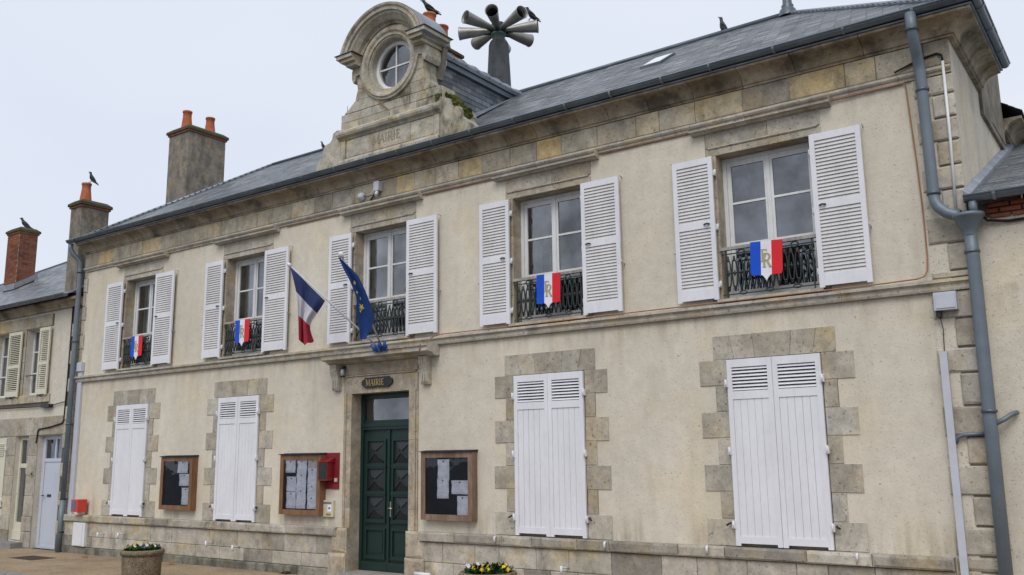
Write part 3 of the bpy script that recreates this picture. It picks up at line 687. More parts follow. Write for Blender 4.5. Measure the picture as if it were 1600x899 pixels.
# canopy
m = MB(); m.box(-11.6, -9.45, -.05, -.004, 3.52, 3.675); cn = m.build('door_canopy', 'mortar', hall)
cpr = [(-.004, 3.50), (-.10, 3.50), (-.13, 3.515), (-.16, 3.52), (-.165, 3.545), (-.25, 3.555), (-.30, 3.565), (-.30, 3.625), (-.325, 3.64), (-.33, 3.67), (-.106, 3.70), (-.106, 3.672), (-.004, 3.672)]
cxs = [-11.69, -10.95, -10.30, -9.63, -9.28]
for a, b in zip(cxs, cxs[1:]):
    q = MB(); q.ext_x(cpr, a + .002, b - .002); q.build('stone_block', 'stone_light', cn)
for xc in (-11.55, -9.53):
    q = MB(); w2 = .08
    pr = [(-.002, 3.06), (-.06, 3.06), (-.075, 3.09), (-.085, 3.25), (-.10, 3.30), (-.13, 3.36), (-.145, 3.42), (-.145, 3.50), (-.002, 3.50)]
    q.ext_x(pr, xc - w2, xc + w2)
    for dx in (-.05, 0, .05): q.box(xc + dx - .012, xc + dx + .012, -.152, -.06, 3.38, 3.49); q.box(xc + dx - .012, xc + dx + .012, -.098, -.05, 3.10, 3.24)
    q.build('scroll_bracket', 'stone_light', hall)
m = MB(); m.box(DX0 - .02, DX1 + .02, -.22, .35, -.02, .115); m.build('door_step', 'concrete', hall)
yd = .22; m = MB(); FW = .06
m.box(DX0, DX0 + FW, yd - .02, yd + .06, .115, DZ1); m.box(DX1 - FW, DX1, yd - .02, yd + .06, .115, DZ1); m.box(DX0 + FW, DX1 - FW, yd - .019, yd + .06, DZ1 - .09, DZ1)
m.box(DX0 + FW, DX1 - FW, yd - .03, yd + .06, 2.39, 2.50); m.box(DX0 + FW, DX1 - FW, yd - .045, yd + .0, 2.44, 2.47)
m.box(DX0 + FW, DX1 - FW, yd + .0, yd + .04, 2.50, 2.545)
dr = m.build('door_frame', 'green', hall)
m = MB(); m.add([(DX0 + FW, yd + .02, 2.54), (DX1 - FW, yd + .02, 2.54), (DX1 - FW, yd + .02, 2.90), (DX0 + FW, yd + .02, 2.90)], [(0, 1, 2, 3)]); m.build('transom_pane', 'glass', dr)
m = MB(); m.box(DX0, DX1, .9, .95, 2.3, 3.1); m.build('ceiling_board', 'white_frame', dr)
cxm = (DX0 + DX1) / 2
for s, (a, b) in ((-1, (DX0 + FW + .003, cxm - .003)), (1, (cxm + .003, DX1 - FW - .003))):
    m = MB(); m.box(a, b, yd + .012, yd + .05, .125, 2.385); lf = m.build('door_leaf', 'green', hall)
    pa, pb = a + .10, b - .095
    for k, (z0, z1) in enumerate(((1.83, 2.20), (1.38, 1.75), (.93, 1.30))):
        m = MB()
        for q in ((pa - .03, pb + .03, z1, z1 + .03), (pa - .03, pb + .03, z0 - .03, z0)): m.box(q[0], q[1], yd - .018, yd + .02, q[2], q[3])
        for q in ((pa - .03, pa), (pb, pb + .03)): m.box(q[0], q[1], yd - .0175, yd + .02, z0, z1)
        m.box(pa - .045, pb + .045, yd - .028, yd + .02, z0 - .05, z0 - .028)
        pn = m.build('panel', 'green', lf)
        m = MB(); c2, c3 = (pa + pb) / 2, (z0 + z1) / 2; yy = yd + .011; e = .012
        m.add([(pa + e, yy, z0 + e), (pb - e, yy, z0 + e), (pb - e, yy, z1 - e), (pa + e, yy, z1 - e), (c2 - .02, yy - .045, c3 - .02), (c2 + .02, yy - .045, c3 - .02), (c2 + .02, yy - .045, c3 + .02), (c2 - .02, yy - .045, c3 + .02)],
              [(0, 1, 5, 4), (1, 2, 6, 5), (2, 3, 7, 6), (3, 0, 4, 7), (4, 5, 6, 7)])
        for (px, pz) in ((pa + .02, z0 + .02), (pb - .02, z0 + .02), (pb - .02, z1 - .02), (pa + .02, z1 - .02)):
            m.tube([(px, yy - .004, pz), (c2 + (px - c2) * .12, yy - .052, c3 + (pz - c3) * .12)], .009, 6)
        m.build('metal_grille', 'grille', lf)
    m = MB(); z0, z1 = .36, .76
    m.box(pa - .03, pb + .03, yd - .018, yd + .02, z1, z1 + .03); m.box(pa - .03, pb + .03, yd - .018, yd + .02, z0 - .03, z0)
    m.box(pa - .03, pa, yd - .0175, yd + .02, z0, z1); m.box(pb, pb + .03, yd - .0175, yd + .02, z0, z1); m.box(pa + .04, pb - .04, yd + .002, yd + .02, z0 + .04, z1 - .04); m.box(pa - .045, pb + .045, yd - .03, yd + .02, z0 - .055, z0 - .028)
    m.build('panel', 'green', lf)
    m = MB(); m.ext_x([(yd + .02, .125), (yd - .03, .125), (yd - .03, .235), (yd - .005, .26), (yd + .02, .265)], a, b); m.build('kick_board', 'green', lf)
    if s == 1:
        m = MB(); m.box(a + .022, a + .05, yd - .004, yd + .014, .98, 1.22); m.tube([(a + .036, yd - .0, 1.12), (a + .036, yd - .06, 1.12), (a + .13, yd - .06, 1.115)], .011, 8); m.build('handle', 'brass', lf)
        m = MB(); m.box(a + .06, a + .25, yd - .012, yd + .012, 1.315, 1.375); m.box(a + .27, a + .46, yd - .012, yd + .012, 1.315, 1.375)
        m.build('letter_slot', 'zinc_light', lf)
m = MB(); m.box(cxm - .022, cxm + .022, yd - .016, yd + .012, .14, 2.38); m.build('meeting_bead', 'green', dr)
m = MB(); m.add([(DX0, .3, 2.4), (DX1, .3, 2.4), (DX1, 1.0, 2.4), (DX0, 1.0, 2.4)], [(0, 1, 2, 3)]); m.build('hall_ledge', 'dark', hall)

# ---- pediment with round window
PX_, PZ = -10.37, 8.70
prof = [(1.76, 6.95), (1.74, 7.20), (1.62, 7.34), (1.58, 7.50), (1.36, 7.56), (1.32, 7.70), (1.20, 7.74), (1.19, 7.98), (1.08, 8.00), (.95, 8.06), (.85, 8.16), (.79, 8.28), (.77, 8.42), (.80, 8.50), (.80, 8.95)]
poly = [(PX_ - a, z) for a, z in prof] 
arc = [(PX_ + .9 * math.cos(a), PZ + .9 * math.sin(a)) for a in [PI * (1 - .08) - k * PI * .84 / 16 for k in range(17)]]
outer = [(PX_ - a, z) for a, z in prof] + arc + [(PX_ + a, z) for a, z in reversed(prof)]
# front and back faces with a hole for the oculus: build as strips between ring and outline
ped = MB(); RO = .50; NR = 48
def outline_at(ang):
    d = Vector((math.cos(ang), math.sin(ang))); best = None; c0 = Vector((PX_, PZ)); n = len(outer)
    for i in range(n):
        p, q = Vector(outer[i]), Vector(outer[(i + 1) % n]); e = q - p; den = d.x * e.y - d.y * e.x
        if abs(den) < 1e-9: continue
        t = ((p - c0).x * e.y - (p - c0).y * e.x) / den; u = ((p - c0).x * d.y - (p - c0).y * d.x) / den
        if t > .3 and -1e-6 <= u <= 1 + 1e-6 and (best is None or t < best): best = t
    return best
lowz = 7.98
# upper body: ring strips limited to region above lowz
def clip_t(ang):
    t = outline_at(ang); s_ = math.sin(ang)
    if s_ < -1e-6: t = min(t, (PZ - lowz) / -s_)
    return t
angs = [2 * PI * k / NR for k in range(NR)]
for y in (-.06, .25):
    vs = []
    for a in angs: t = clip_t(a); vs += [(PX_ + RO * math.cos(a), y, PZ + RO * math.sin(a)), (PX_ + t * math.cos(a), y, PZ + t * math.sin(a))]
    ped.add(vs, [(2 * k, 2 * k + 1, (2 * k + 3) % (2 * NR), (2 * k + 2) % (2 * NR)) for k in range(NR)])
vs = []
for a in angs: t = clip_t(a); vs += [(PX_ + t * math.cos(a), -.06, PZ + t * math.sin(a)), (PX_ + t * math.cos(a), .25, PZ + t * math.sin(a)), (PX_ + RO * math.cos(a), -.06, PZ + RO * math.sin(a)), (PX_ + RO * math.cos(a), .25, PZ + RO * math.sin(a))]
ped.add(vs, [(4 * k, 4 * k + 1, (4 * k + 5) % (4 * NR), (4 * k + 4) % (4 * NR)) for k in range(NR)] + [(4 * k + 2, (4 * k + 6) % (4 * NR), (4 * k + 7) % (4 * NR), 4 * k + 3) for k in range(NR)])
low = [(a, z) for a, z in prof if z < 8.0]
ped.prism([(PX_ - a, z) for a, z in low] + [(PX_ + a, z) for a, z in reversed(low)], -.058, .25)
pd = ped.build('pediment', 'stone_ped', hall)
def half(z):
    pr = prof
    for (a, z0), (b, z1) in zip(pr, pr[1:]):
        if z0 <= z <= z1: return a + (b - a) * ((z - z0) / (z1 - z0) if z1 > z0 else 0)
    return pr[-1][0]
def pblock(xb0, xb1, xt0, xt1, z0, z1, y0, mat='stone_ped'):
    g_ = .004; b = MB(); b.prism([(xb0 + g_, z0 + g_), (xb1 - g_, z0 + g_), (xt1 - g_, z1 - g_), (xt0 + g_, z1 - g_)], y0 + random.uniform(-.003, .003), -.03); return b.build('stone_block', mat, pd)
zc = [8.00, 8.20, 8.40, 8.60, 8.80]
for z0, z1 in zip(zc, zc[1:]):
    for s in (-1, 1):
        rin = .60; f = lambda z: math.sqrt(max(rin ** 2 - (z - PZ + 0) ** 2, .02)) if abs(z - PZ) < rin else .0
        a0, a1 = f(z0), f(z1); h0, h1 = half(z0 + .004), half(z1 - .004)
        pr = [PX_ + s * a0, PX_ + s * h0, PX_ + s * a1, PX_ + s * h1]
        if s < 0: pblock(pr[1], pr[0], pr[3], pr[2], z0, z1, -.085)
        else: pblock(pr[0], pr[1], pr[2], pr[3], z0, z1, -.085, 'stone_moss' if z0 < 8.1 else 'stone_ped')
# two plain courses and moulding under the round window
for z0, z1, n in ((7.70, 7.84, 4), (7.84, 7.995, 3)):
    h = 1.17; xs = [PX_ - h + 2 * h * k / n + (random.uniform(-.1, .1) if 0 < k < n else 0) for k in range(n + 1)]
    for k in range(n): pblock(xs[k], xs[k + 1], xs[k], xs[k + 1], z0, z1, -.085, 'stone_moss' if k == n - 1 else 'stone_ped')
for a, b in ((-1.2, -.5), (-.5, .25), (.25, 1.2)):
    q = MB(); q.ext_x([(-.04, 7.50), (-.10, 7.50), (-.12, 7.53), (-.17, 7.56), (-.19, 7.60), (-.19, 7.64), (-.16, 7.66), (-.11, 7.70), (-.04, 7.70)], PX_ + a + .003, PX_ + b - .003); q.build('stone_block', 'stone_ped', pd)
for a, b in ((-1.02, -.2), (-.2, .5), (.5, 1.02)):
    block(pd, PX_ + a, PX_ + b, -.095, -.03, 7.16, 7.495, 'stone_ped', ch=.006)
for a, b in ((-1.16, -1.03), (1.03, 1.16)): block(pd, PX_ + a, PX_ + b, -.12, -.03, 7.10, 7.495, 'stone_ped', ch=.012)
q = MB(); q.ext_x([(-.03, 6.98), (-.14, 6.98), (-.14, 7.10), (-.10, 7.155), (-.03, 7.158)], PX_ - 1.15, PX_ + 1.15); q.build('stone_block', 'stone_ped', pd)
for s in (-1, 1):
    pts = [(1.17, 6.98), (1.79, 6.98), (1.79, 7.18), (1.70, 7.26), (1.60, 7.30), (1.62, 7.42), (1.56, 7.52), (1.44, 7.54), (1.38, 7.60), (1.36, 7.70), (1.26, 7.74), (1.17, 7.72)]
    q = MB(); q.prism([(PX_ + s * a, z) for a, z in pts], -.10, .30); q.build('side_console', 'stone_ped' if s < 0 else 'stone_moss', pd)
# mossy growth on the right console
for kk in range(24):
    t_ = random.random(); a = .98 + .62 * t_ + random.uniform(-.03, .03); z = 8.07 - .58 * t_ ** .8 + random.uniform(-.10, .01); r = random.uniform(.04, .085)
    q = MB(); n = 9; vs = []; fs = []
    for j in range(1, 7):
        for k in range(n):
            t, u = PI * j / 7, 2 * PI * k / n; rr = r * random.uniform(.6, 1.3)
            vs.append((PX_ + a + rr * math.sin(t) * math.cos(u), (.08 if z > 7.98 - .58 * t_ ** .8 else -.085) + rr * (1.6 if z > 7.98 - .58 * t_ ** .8 else .35) * math.sin(t) * math.sin(u), z + rr * 1.2 * math.cos(t)))
    for j in range(5):
        for k in range(n): fs.append((j * n + k, j * n + (k + 1) % n, (j + 1) * n + (k + 1) % n, (j + 1) * n + k))
    q.add(vs, fs + [list(range(n))[::-1], [5 * n + k for k in range(n)]]); o = q.build('moss', 'green_moss', pd)
# small volutes at the neck and finials at the shoulders
for s in (-1, 1):
    q = MB(); q.prism([(PX_ + s * a, z) for a, z in ((.60, 8.80), (.86, 8.80), (.88, 8.74), (.88, 8.60), (.84, 8.52), (.80, 8.56), (.78, 8.64), (.70, 8.66), (.66, 8.58), (.60, 8.56))], -.125, .42); q.build('scroll_block', 'stone_ped', pd)
q = MB(); q.lathe((PX_ - 1.17, .06, 7.99), [(.055, 0), (.06, .02), (.03, .04), (.045, .07), (.04, .10), (.008, .13), (.005, .24), (0, .25)], 10); q.build('finial', 'stone_ped', pd)
# ring mouldings round the window
def ring_sweep(prof_, a0, a1, n, cx=PX_, cz=PZ): 
    b = MB(); b.smooth = False
    b.sweep_open(prof_, lambda t, p: (cx + p[0] * math.cos(t), p[1], cz + p[0] * math.sin(t)), [a0 + (a1 - a0) * k / n for k in range(n + 1)]); return b
rp_ = [(.455, .12), (.455, -.06), (.475, -.09), (.50, -.09), (.505, -.115), (.55, -.12), (.58, -.15), (.62, -.155), (.64, -.13), (.67, -.125), (.675, -.08), (.675, -.03)]
for k in range(6): ring_sweep(rp_, k * PI / 3 + .3 + .003, (k + 1) * PI / 3 + .3 - .003, 10, PX_ + .01).build('ring_moulding', 'stone_ped', pd)
ap = [(.70, -.03), (.70, -.12), (.73, -.14), (.75, -.20), (.80, -.25), (.83, -.29), (.87, -.30), (.875, -.335), (.93, -.34), (.95, -.37), (.985, -.38), (.985, -.0), (.90, .0)]
A0, A1 = R(16), R(164)
for k in range(5): ring_sweep(ap, A0 + (A1 - A0) * k / 5 + .002, A0 + (A1 - A0) * (k + 1) / 5 - .002, 8).build('arch_moulding', 'stone_ped', pd)
tp = [(.66, -.03), (.66, -.09), (.72, -.095), (.72, -.03)]
ring_sweep(tp, A0, A1, 24).build('inner_arch_band', 'stone_ped', pd)
for s in (-1, 1):
    q = MB(); X = lambda a: PX_ + s * a
    for (a0, a1, y0, z0, z1) in ((.66, .90, -.26, 8.80, 8.86), (.66, .97, -.33, 8.862, 8.92), (.66, 1.04, -.37, 8.922, 8.985)):
        lo, hi = sorted((X(a0), X(a1))); q.box(lo, hi, y0, .32, z0, z1)
    q.build('cornice_return', 'stone_ped', pd)
    q = MB(); lo, hi = sorted((X(.62), X(1.07))); q.box(lo, hi, -.39, .37, 8.99, 9.0); q.build('lead_flashing', 'zinc', pd)
# round window
wn = ring_sweep([(.385, .06), (.385, .14), (.46, .14), (.46, .05), (.43, .045)], 0, 2 * PI - .0001, 40).build('round_window', 'white_frame', pd)
q = MB(); q.box(PX_ - .013, PX_ + .013, .085, .12, PZ - .39, PZ + .39); q.build('glazing_bar', 'white_frame', pd)
q = MB(); q.box(PX_ - .39, PX_ + .39, .087, .118, PZ - .014, PZ + .014); q.build('glazing_bar', 'white_frame', pd)
for k in range(4):
    q = MB(); n = 10; a0 = k * PI / 2; q.add([(PX_, .105, PZ)] + [(PX_ + .39 * math.cos(a0 + PI / 2 * j / n), .105, PZ + .39 * math.sin(a0 + PI / 2 * j / n)) for j in range(n + 1)], [list(range(n + 2))]); q.build('pane', 'glass', pd)
q = MB(); q.add([(PX_ - .6, .28, 8.1), (PX_ + .6, .28, 8.1), (PX_ + .6, .355, 8.1), (PX_ - .6, .355, 8.1), (PX_ - .6, .28, 9.3), (PX_ + .6, .28, 9.3), (PX_ + .6, .355, 9.3), (PX_ - .6, .355, 9.3)], [(0, 1, 2, 3), (7, 6, 5, 4), (1, 5, 6, 2), (2, 6, 7, 3), (3, 7, 4, 0)]); q.build('attic_room', 'room', pd)
# carved MAIRIE
q = MB(); x = PX_ - .36
for ch in 'MAIRIE': x += letter(q, ch, x, 7.27, .16, -.1005, -.09, 1.0) + .0
q.build('carved_lettering', plain('weathered carved letters', (.29, .25, .185), .95, spec=.1), pd)
q = MB(); q.tube([(-10.61, -.12, 8.06), (-10.33, -.14, 7.80)], .011, 6); q.build('iron_rod', 'steel_rust', pd)
# dormer behind pediment: arch shell, cheeks, lead roof
q = MB(); ts = [R(10) + (R(160)) * k / 24 for k in range(25)]
q.smooth = True; q.sweep_open([(.988, -.34), (1.0, -.34), (1.0, .40), (.988, .40)], lambda t, p: (PX_ + p[0] * math.cos(t), p[1], PZ + p[0] * math.sin(t)), ts); q.build('arch_slate_cover', 'slate', pd)
q = MB(); q.prism([(PX_ - .84, 8.3)] + [(PX_ + .96 * math.cos(t), PZ + .96 * math.sin(t)) for t in reversed(ts)] + [(PX_ + .84, 8.3)], .26, .37); q.build('gable_back', 'render', pd)
HW = .80
dm = MB(); dm.box(PX_ - HW + .02, PX_ + HW - .02, .5, 3.0, 7.0, 8.66); dmo = dm.build('dormer_cheek', 'under_slate', hall)
for s in (-1, 1):
    z = 7.10; row = 0
    while z < 8.60:
        ye = -.4 + (z - 6.9) / .62 + .12; y = .25 - (row % 2) * .11 - .0
        while y < ye:
            a = max(y, .26); b = min(y + .215, ye)
            if b - a > .04:
                X0 = PX_ + s * (HW - .018); th = .007
                m_ = MB(); g1 = .003
                vs = [(X0, a + g1, z + .115), (X0, b - g1, z + .115), (X0 + s * .012, b - g1, z - .03), (X0 + s * .012, a + g1, z - .03), (X0 + s * (th), a + g1, z + .115), (X0 + s * th, b - g1, z + .115), (X0 + s * (.012 + th), b - g1, z - .03), (X0 + s * (.012 + th), a + g1, z - .03)]
                m_.add(vs, [(0, 1, 2, 3), (7, 6, 5, 4), (0, 4, 5, 1), (1, 5, 6, 2), (2, 6, 7, 3), (3, 7, 4, 0)])
                m_.build('slate', 'slate_o', dmo)
            y += .215
        z += .098; row += 1
for s in (-1, 1):
    q = MB(); X = lambda a: PX_ + s * a
    lo, hi = sorted((X(HW - .05), X(HW + .07))); q.box(lo, hi, .40, 3.1, 8.60, 8.70)
    lo, hi = sorted((X(HW - .05), X(HW + .10))); q.box(lo, hi, .38, 3.12, 8.70, 8.76)
    q.build('dormer_fascia', 'zinc', hall)
q = MB(); q.smooth = True; n = 16
ts = [PI * k / n for k in range(n + 1)]
q.sweep_open([(0, .37), (0, 3.3)], lambda t, p: (PX_ + .90 * math.cos(t), p[1], 8.76 + .28 * math.sin(t)), ts, closed=False)
dr_ = q.build('dormer_roof', 'zinc_light', hall)
y = .6
while y < 3.0:
    q = MB(); q.tube([(PX_ + .905 * math.cos(t), y, 8.765 + .283 * math.sin(t)) for t in ts], .014, 6); q.build('lead_roll', 'zinc_light', dr_); y += .34
q = MB(); q.tube([(PX_ + .87, .38, 8.78), (PX_ + .87, 3.1, 8.78)], .035, 8); q.build('lead_roll', 'zinc_light', dr_)
for s in (-1, 1):
    q = MB(); x_ = PX_ + s * (HW + .02); q.add([(x_ - s * .03, -.0, 7.19), (x_ + s * .24, -.0, 7.16), (x_ + s * .24, .5, 7.47), (x_ + s * .10, 2.5, 8.71), (x_ - s * .03, 2.5, 8.71), (x_ - s * .03, .5, 7.55)], [(0, 1, 2, 3, 4, 5)]); q.build('valley_flashing', 'zinc_light', hall)

# ---- main roof
EY, EZ, RY, RZ = -.30, 6.90, 2.90, 8.955
RXL, RXR, EXL, EXR, BY = -17.06, -4.33, XL - .10, XR + .30, 6.2
def E3(x, y): return (x, y, EZ)
mb = MB(); A, B, Cc, D = (EXL, EY, EZ), (EXR, EY, EZ), (EXR, BY, EZ), (EXL, BY, EZ); P, Q = (RXL, RY, RZ), (RXR, RY, RZ)
sx = (RZ - EZ) / (EXR - RXR); zi = EZ + (EXR - XR + .02) * sx; xi_ = XR - .02
mb.add([A, B, Cc, D, P, Q, (EXR, 2.0, EZ), (xi_, 2.0, zi), (xi_, 3.95, zi), (EXR, 3.95, EZ)], [(0, 1, 5, 4), (1, 6, 7, 5), (7, 8, 5), (8, 9, 2, 5), (2, 3, 4, 5), (3, 0, 4)])
mb.add([(EXL, EY, EZ - .005), (EXR, EY, EZ - .005), (EXR, 2.0, EZ - .005), (XR - .1, 2.0, EZ - .005), (XR - .1, .2, EZ - .005), (EXL, .2, EZ - .005)], [(5, 4, 1, 0), (4, 3, 2, 1)])
roof = mb.build('roof', 'under_slate', hall)
def slate_field(name, p0, p1, q0, q1, parent, pitch=.105, wd=.2, mat='slate', cut=None):
    """overlapping slates on the quad p0 p1 (eave) q0 q1 (ridge)"""
    p0, p1, q0, q1 = map(Vector, (p0, p1, q0, q1)); ex = (p1 - p0).normalized(); nrm = ex.cross(q0 - p0).normalized()
    if nrm.z < 0: nrm = -nrm
    up = nrm.cross(ex).normalized()
    if up.z < 0: up = -up
    H = (q0 - p0).dot(up); rows = int(H / pitch); mb = MB()
    for r in range(rows):
        t = r * pitch; f = t / H; a = (p0 + (q0 - p0) * f - p0).dot(ex); b = (p1 + (q1 - p1) * f - p0).dot(ex)
        x = a - (r % 2) * wd / 2
        while x < b:
            x0, x1 = max(x, a), min(x + wd, b)
            if x1 - x0 > .03:
                lift = random.uniform(0, .0025); g_ = .0025; th = .004
                c0 = p0 + ex * (x0 + g_) + up * (t - .01 + random.uniform(-.004, .004)) + nrm * (.0055 + lift); c1 = c0 + ex * (x1 - x0 - 2 * g_)
                d0 = p0 + ex * (x0 + g_) + up * (t + pitch + .02) + nrm * .001; d1 = d0 + ex * (x1 - x0 - 2 * g_)
                dn = nrm * -th
                if cut is None or not cut((c0 + d1) / 2):
                    mb.add([c0, c1, d1, d0, c0 + dn, c1 + dn], [(0, 1, 2, 3), (4, 5, 1, 0), (0, 3, 4), (1, 5, 2)])
            x += wd
    o = mb.build(name, mat, parent); tag(o, kind='stuff'); return o
slate_field('slates', A, B, P, Q, roof, cut=lambda p: abs(p.x - PX_) < .8 and p.y < 2.3 or abs(p.x - PX_) < 1.7 and p.y < .1)
slate_field('slates', B, Cc, Q, Q, roof, cut=lambda p: p.x > XR - .05 and 1.98 < p.y < 3.97)
slate_field('slates', D, A, P, P, roof)
for a, b, r, nm in ((P, Q, .045, 'ridge_capping'), (Q, B, .04, 'hip_flashing'), (P, A, .04, 'hip_flashing'), (Q, Cc, .04, 'hip_flashing'), (P, D, .04, 'hip_flashing')):
    q = MB(); q.tube([Vector(a) + Vector((0, 0, .02)), Vector(b) + Vector((0, 0, .02))], r, 8); q.build(nm, 'zinc' if nm[0] == 'r' else 'zinc_light', roof)
q = MB(); q.lathe((RXR, RY, RZ - .05), [(.16, 0), (.13, .12), (.09, .16), (.10, .2), (.075, .23), (.07, .42), (.085, .45), (.06, .5), (.05, .8), (.02, 1.0), (0, 1.02)], 14); q.build('roof_finial', 'zinc', roof)
# skylight on the right of the roof
sl = (RZ - EZ) / (RY - EY)
def onroof(x, y, up=0): return Vector((x, y, EZ + (y - EY) * sl + up))
q = MB(); q.smooth = False
a, b, c, d = (-6.30, 1.42), (-5.93, 1.42), (-5.93, 1.98), (-6.30, 1.98)
top = [onroof(*p, .045) for p in (a, b, c, d)]; bot = [onroof(*p, -.02) for p in (a, b, c, d)]
q.add(top + bot, [(0, 4, 5, 1), (1, 5, 6, 2), (2, 6, 7, 3), (3, 7, 4, 0), (0, 1, 2, 3)]); sk = q.build('skylight', 'zinc', roof)
q = MB(); tp_ = [onroof(*p, .050) for p in ((-6.27, 1.45), (-5.96, 1.45), (-5.96, 1.95), (-6.27, 1.95))]; q.add(tp_, [(0, 1, 2, 3)]); q.build('skylight_pane', 'white_plain', roof)

# ---- gutters and downpipes
def gutter(parent, pts, name='gutter', r=.068, collars=.86):
    """half-round open trough along a straight line"""
    a, b = Vector(pts[0]), Vector(pts[1]); d = (b - a).normalized(); sd_ = d.cross(Vector((0, 0, 1))).normalized(); L = (b - a).length
    th = [PI + PI * k / 10 for k in range(11)]
    pr = [(r * math.cos(t), r * math.sin(t)) for t in th] + [((r - .008) * math.cos(t), (r - .008) * math.sin(t)) for t in reversed(th)]
    mb = MB(); mb.smooth = True; n = len(pr)
    vs = [a + sd_ * x + Vector((0, 0, z)) for x, z in pr] + [b + sd_ * x + Vector((0, 0, z)) for x, z in pr]
    mb.add(vs, [(i, i + n, (i + 1) % n + n, (i + 1) % n) for i in range(n)])
    mb.smooth = False; mb.add([a + sd_ * x + Vector((0, 0, z)) for x, z in pr[:11]], [list(range(11))]); mb.add([b + sd_ * x + Vector((0, 0, z)) for x, z in pr[:11]], [list(range(11))])
    for s in (-1, 1): mb.tube([a + sd_ * s * r, b + sd_ * s * r], .013, 6)
    o = mb.build(name, 'gutter', parent)
    t = .3
    while t < L:
        c = MB(); w_ = .016; R2 = r + .011
        p = a + d * t; vs = []
        for q_ in (-w_, w_):
            for tt in th: vs.append(p + d * q_ + sd_ * R2 * math.cos(tt) + Vector((0, 0, R2 * math.sin(tt))))
        c.add(vs, [(i, i + 1, i + 12, i + 11) for i in range(10)]); c.tube([p - sd_ * R2, p + sd_ * R2], .006, 4); c.build('gutter_bracket', 'zinc_light', o); t += collars * random.uniform(.8, 1.15)
    return o
gutter(hall, ((XL - .24, -.348, 6.92), (XR + .385, -.348, 6.92)), r=.060, collars=.8)
gutter(hall, ((XR + .345, -.34, 6.915), (XR + .345, 1.98, 6.915)), r=.058, collars=.8)
q = MB(); q.box(XL - .02, XR + .30, -.302, -.25, 6.853, 6.895); q.box(XR + .25, XR + .302, -.25, 1.98, 6.853, 6.895); q.build('eave_board', 'zinc', hall)
q = MB(); q.box(XL - .02, XR + .315, -.318, -.25, 6.834, 6.852); q.box(XR + .25, XR + .318, -.25, 1.98, 6.835, 6.852); q.build('drip_strip', 'zinc_light', hall)
def collar(parent, p, r, name='pipe_clamp', mat='zinc'):
    q = MB(); q.lathe(p, [(r, -.018), (r + .014, -.014), (r + .014, .014), (r, .018)], 14); q.box(p[0] - .012, p[0] + .012, p[1], p[1] + .09, p[2] - .01, p[2] + .01); q.build(name, mat, parent)
RP = .062
q = MB(); q.tube([(-1.915, -.36, 6.88), (-1.915, -.36, 6.70), (-1.915, -.33, 6.61), (-1.915, -.21, 6.44), (-1.915, -.145, 6.34), (-1.91, -.125, 6.24), (-1.90, -.12, 4.76), (-1.89, -.125, 4.68), (-1.85, -.15, 4.60), (-1.78, -.155, 4.53), (-1.70, -.155, 4.49), (-1.64, -.155, 4.48)], RP, 16)
dp = q.build('downpipe', 'pipe', hall)
collar(dp, (-1.908, -.12, 6.02), RP); collar(dp, (-1.898, -.12, 4.78), RP); collar(dp, (-1.915, -.355, 6.68), RP)
q = MB(); q.lathe((-1.565, -.16, 4.24), [(.06, 0), (.065, .05), (.10, .10), (.15, .19), (.165, .20), (.165, .235), (.15, .235), (.14, .21)], 20); q.build('rainwater_hopper', 'pipe', hall)
q = MB(); q.tube([(-1.565, -.15, 4.3), (-1.565, -.13, 4.0), (-1.572, -.125, 2.3), (-1.58, -.125, .1)], .068, 16); dp2 = q.build('downpipe', 'pipe', hall)
for z in (4.06, 2.33, .55): collar(dp2, (-1.57, -.128, z), .068)
q = MB(); q.tube([(-20.10, -.32, 6.85), (-20.10, -.32, 6.74), (-20.06, -.27, 6.62), (-20.01, -.19, 6.52), (-19.985, -.13, 6.42), (-19.975, -.12, 6.3), (-19.965, -.12, 4.0), (-19.96, -.13, 1.1)], .055, 14); dp3 = q.build('downpipe', 'pipe', hall)
q = MB(); q.tube([(-19.96, -.13, 1.12), (-19.97, -.14, .0)], .062, 14); q.build('cast_iron_foot', 'pipe', dp3)
for z in (6.2, 4.6, 2.75, 1.12, .42): collar(dp3, (-19.965, -.125, z), .056, mat='zinc' if z > 1.2 else 'iron')

# ---- chimneys of the town hall
def chimney(name, x0, x1, y0, y1, z0, z1, mat, capmat, pots, label=None, parent=hall, potr=.11, poth=.5):
    q = MB(); q.box(x0, x1, y0, y1, z0, z1 - .16); ch = q.build(name, mat, parent)
    q = MB(); q.box(x0 - .03, x1 + .03, y0 - .03, y1 + .03, z1 - .165, z1 - .11); q.build('brick_band', 'brick', ch)
    q = MB(); n = 6
    q.box(x0 - .06, x1 + .06, y0 - .06, y1 + .06, z1 - .112, z1 - .05)
    vs = [(x0 - .06, y0 - .06, z1 - .05), (x1 + .06, y0 - .06, z1 - .05), (x1 + .06, y1 + .06, z1 - .05), (x0 - .06, y1 + .06, z1 - .05), (x0 + .04, y0 + .04, z1 + .03), (x1 - .04, y0 + .04, z1 + .03), (x1 - .04, y1 - .04, z1 + .03), (x0 + .04, y1 - .04, z1 + .03)]
    q.add(vs, [(0, 1, 5, 4), (1, 2, 6, 5), (2, 3, 7, 6), (3, 0, 4, 7), (4, 5, 6, 7)]); q.build('chimney_cap', capmat, ch)
    for px, py, h in pots:
        q = MB(); q.lathe((px, py, z1 + .0), [(potr * 1.25, 0), (potr * 1.15, .05), (potr * .85, h * .7), (potr * .84, h - .05), (potr * .95, h - .04), (potr * .95, h), (potr * .75, h), (potr * .7, h - .2)], 18); q.build('chimney_pot', 'terracotta', ch)
    return ch
chimney('chimney', -20.2, -19.36, 2.1, 3.2, 6.6, 10.30, 'render', 'moss', [(-19.95, 2.42, .58), (-19.75, 2.98, .52)], potr=.13)
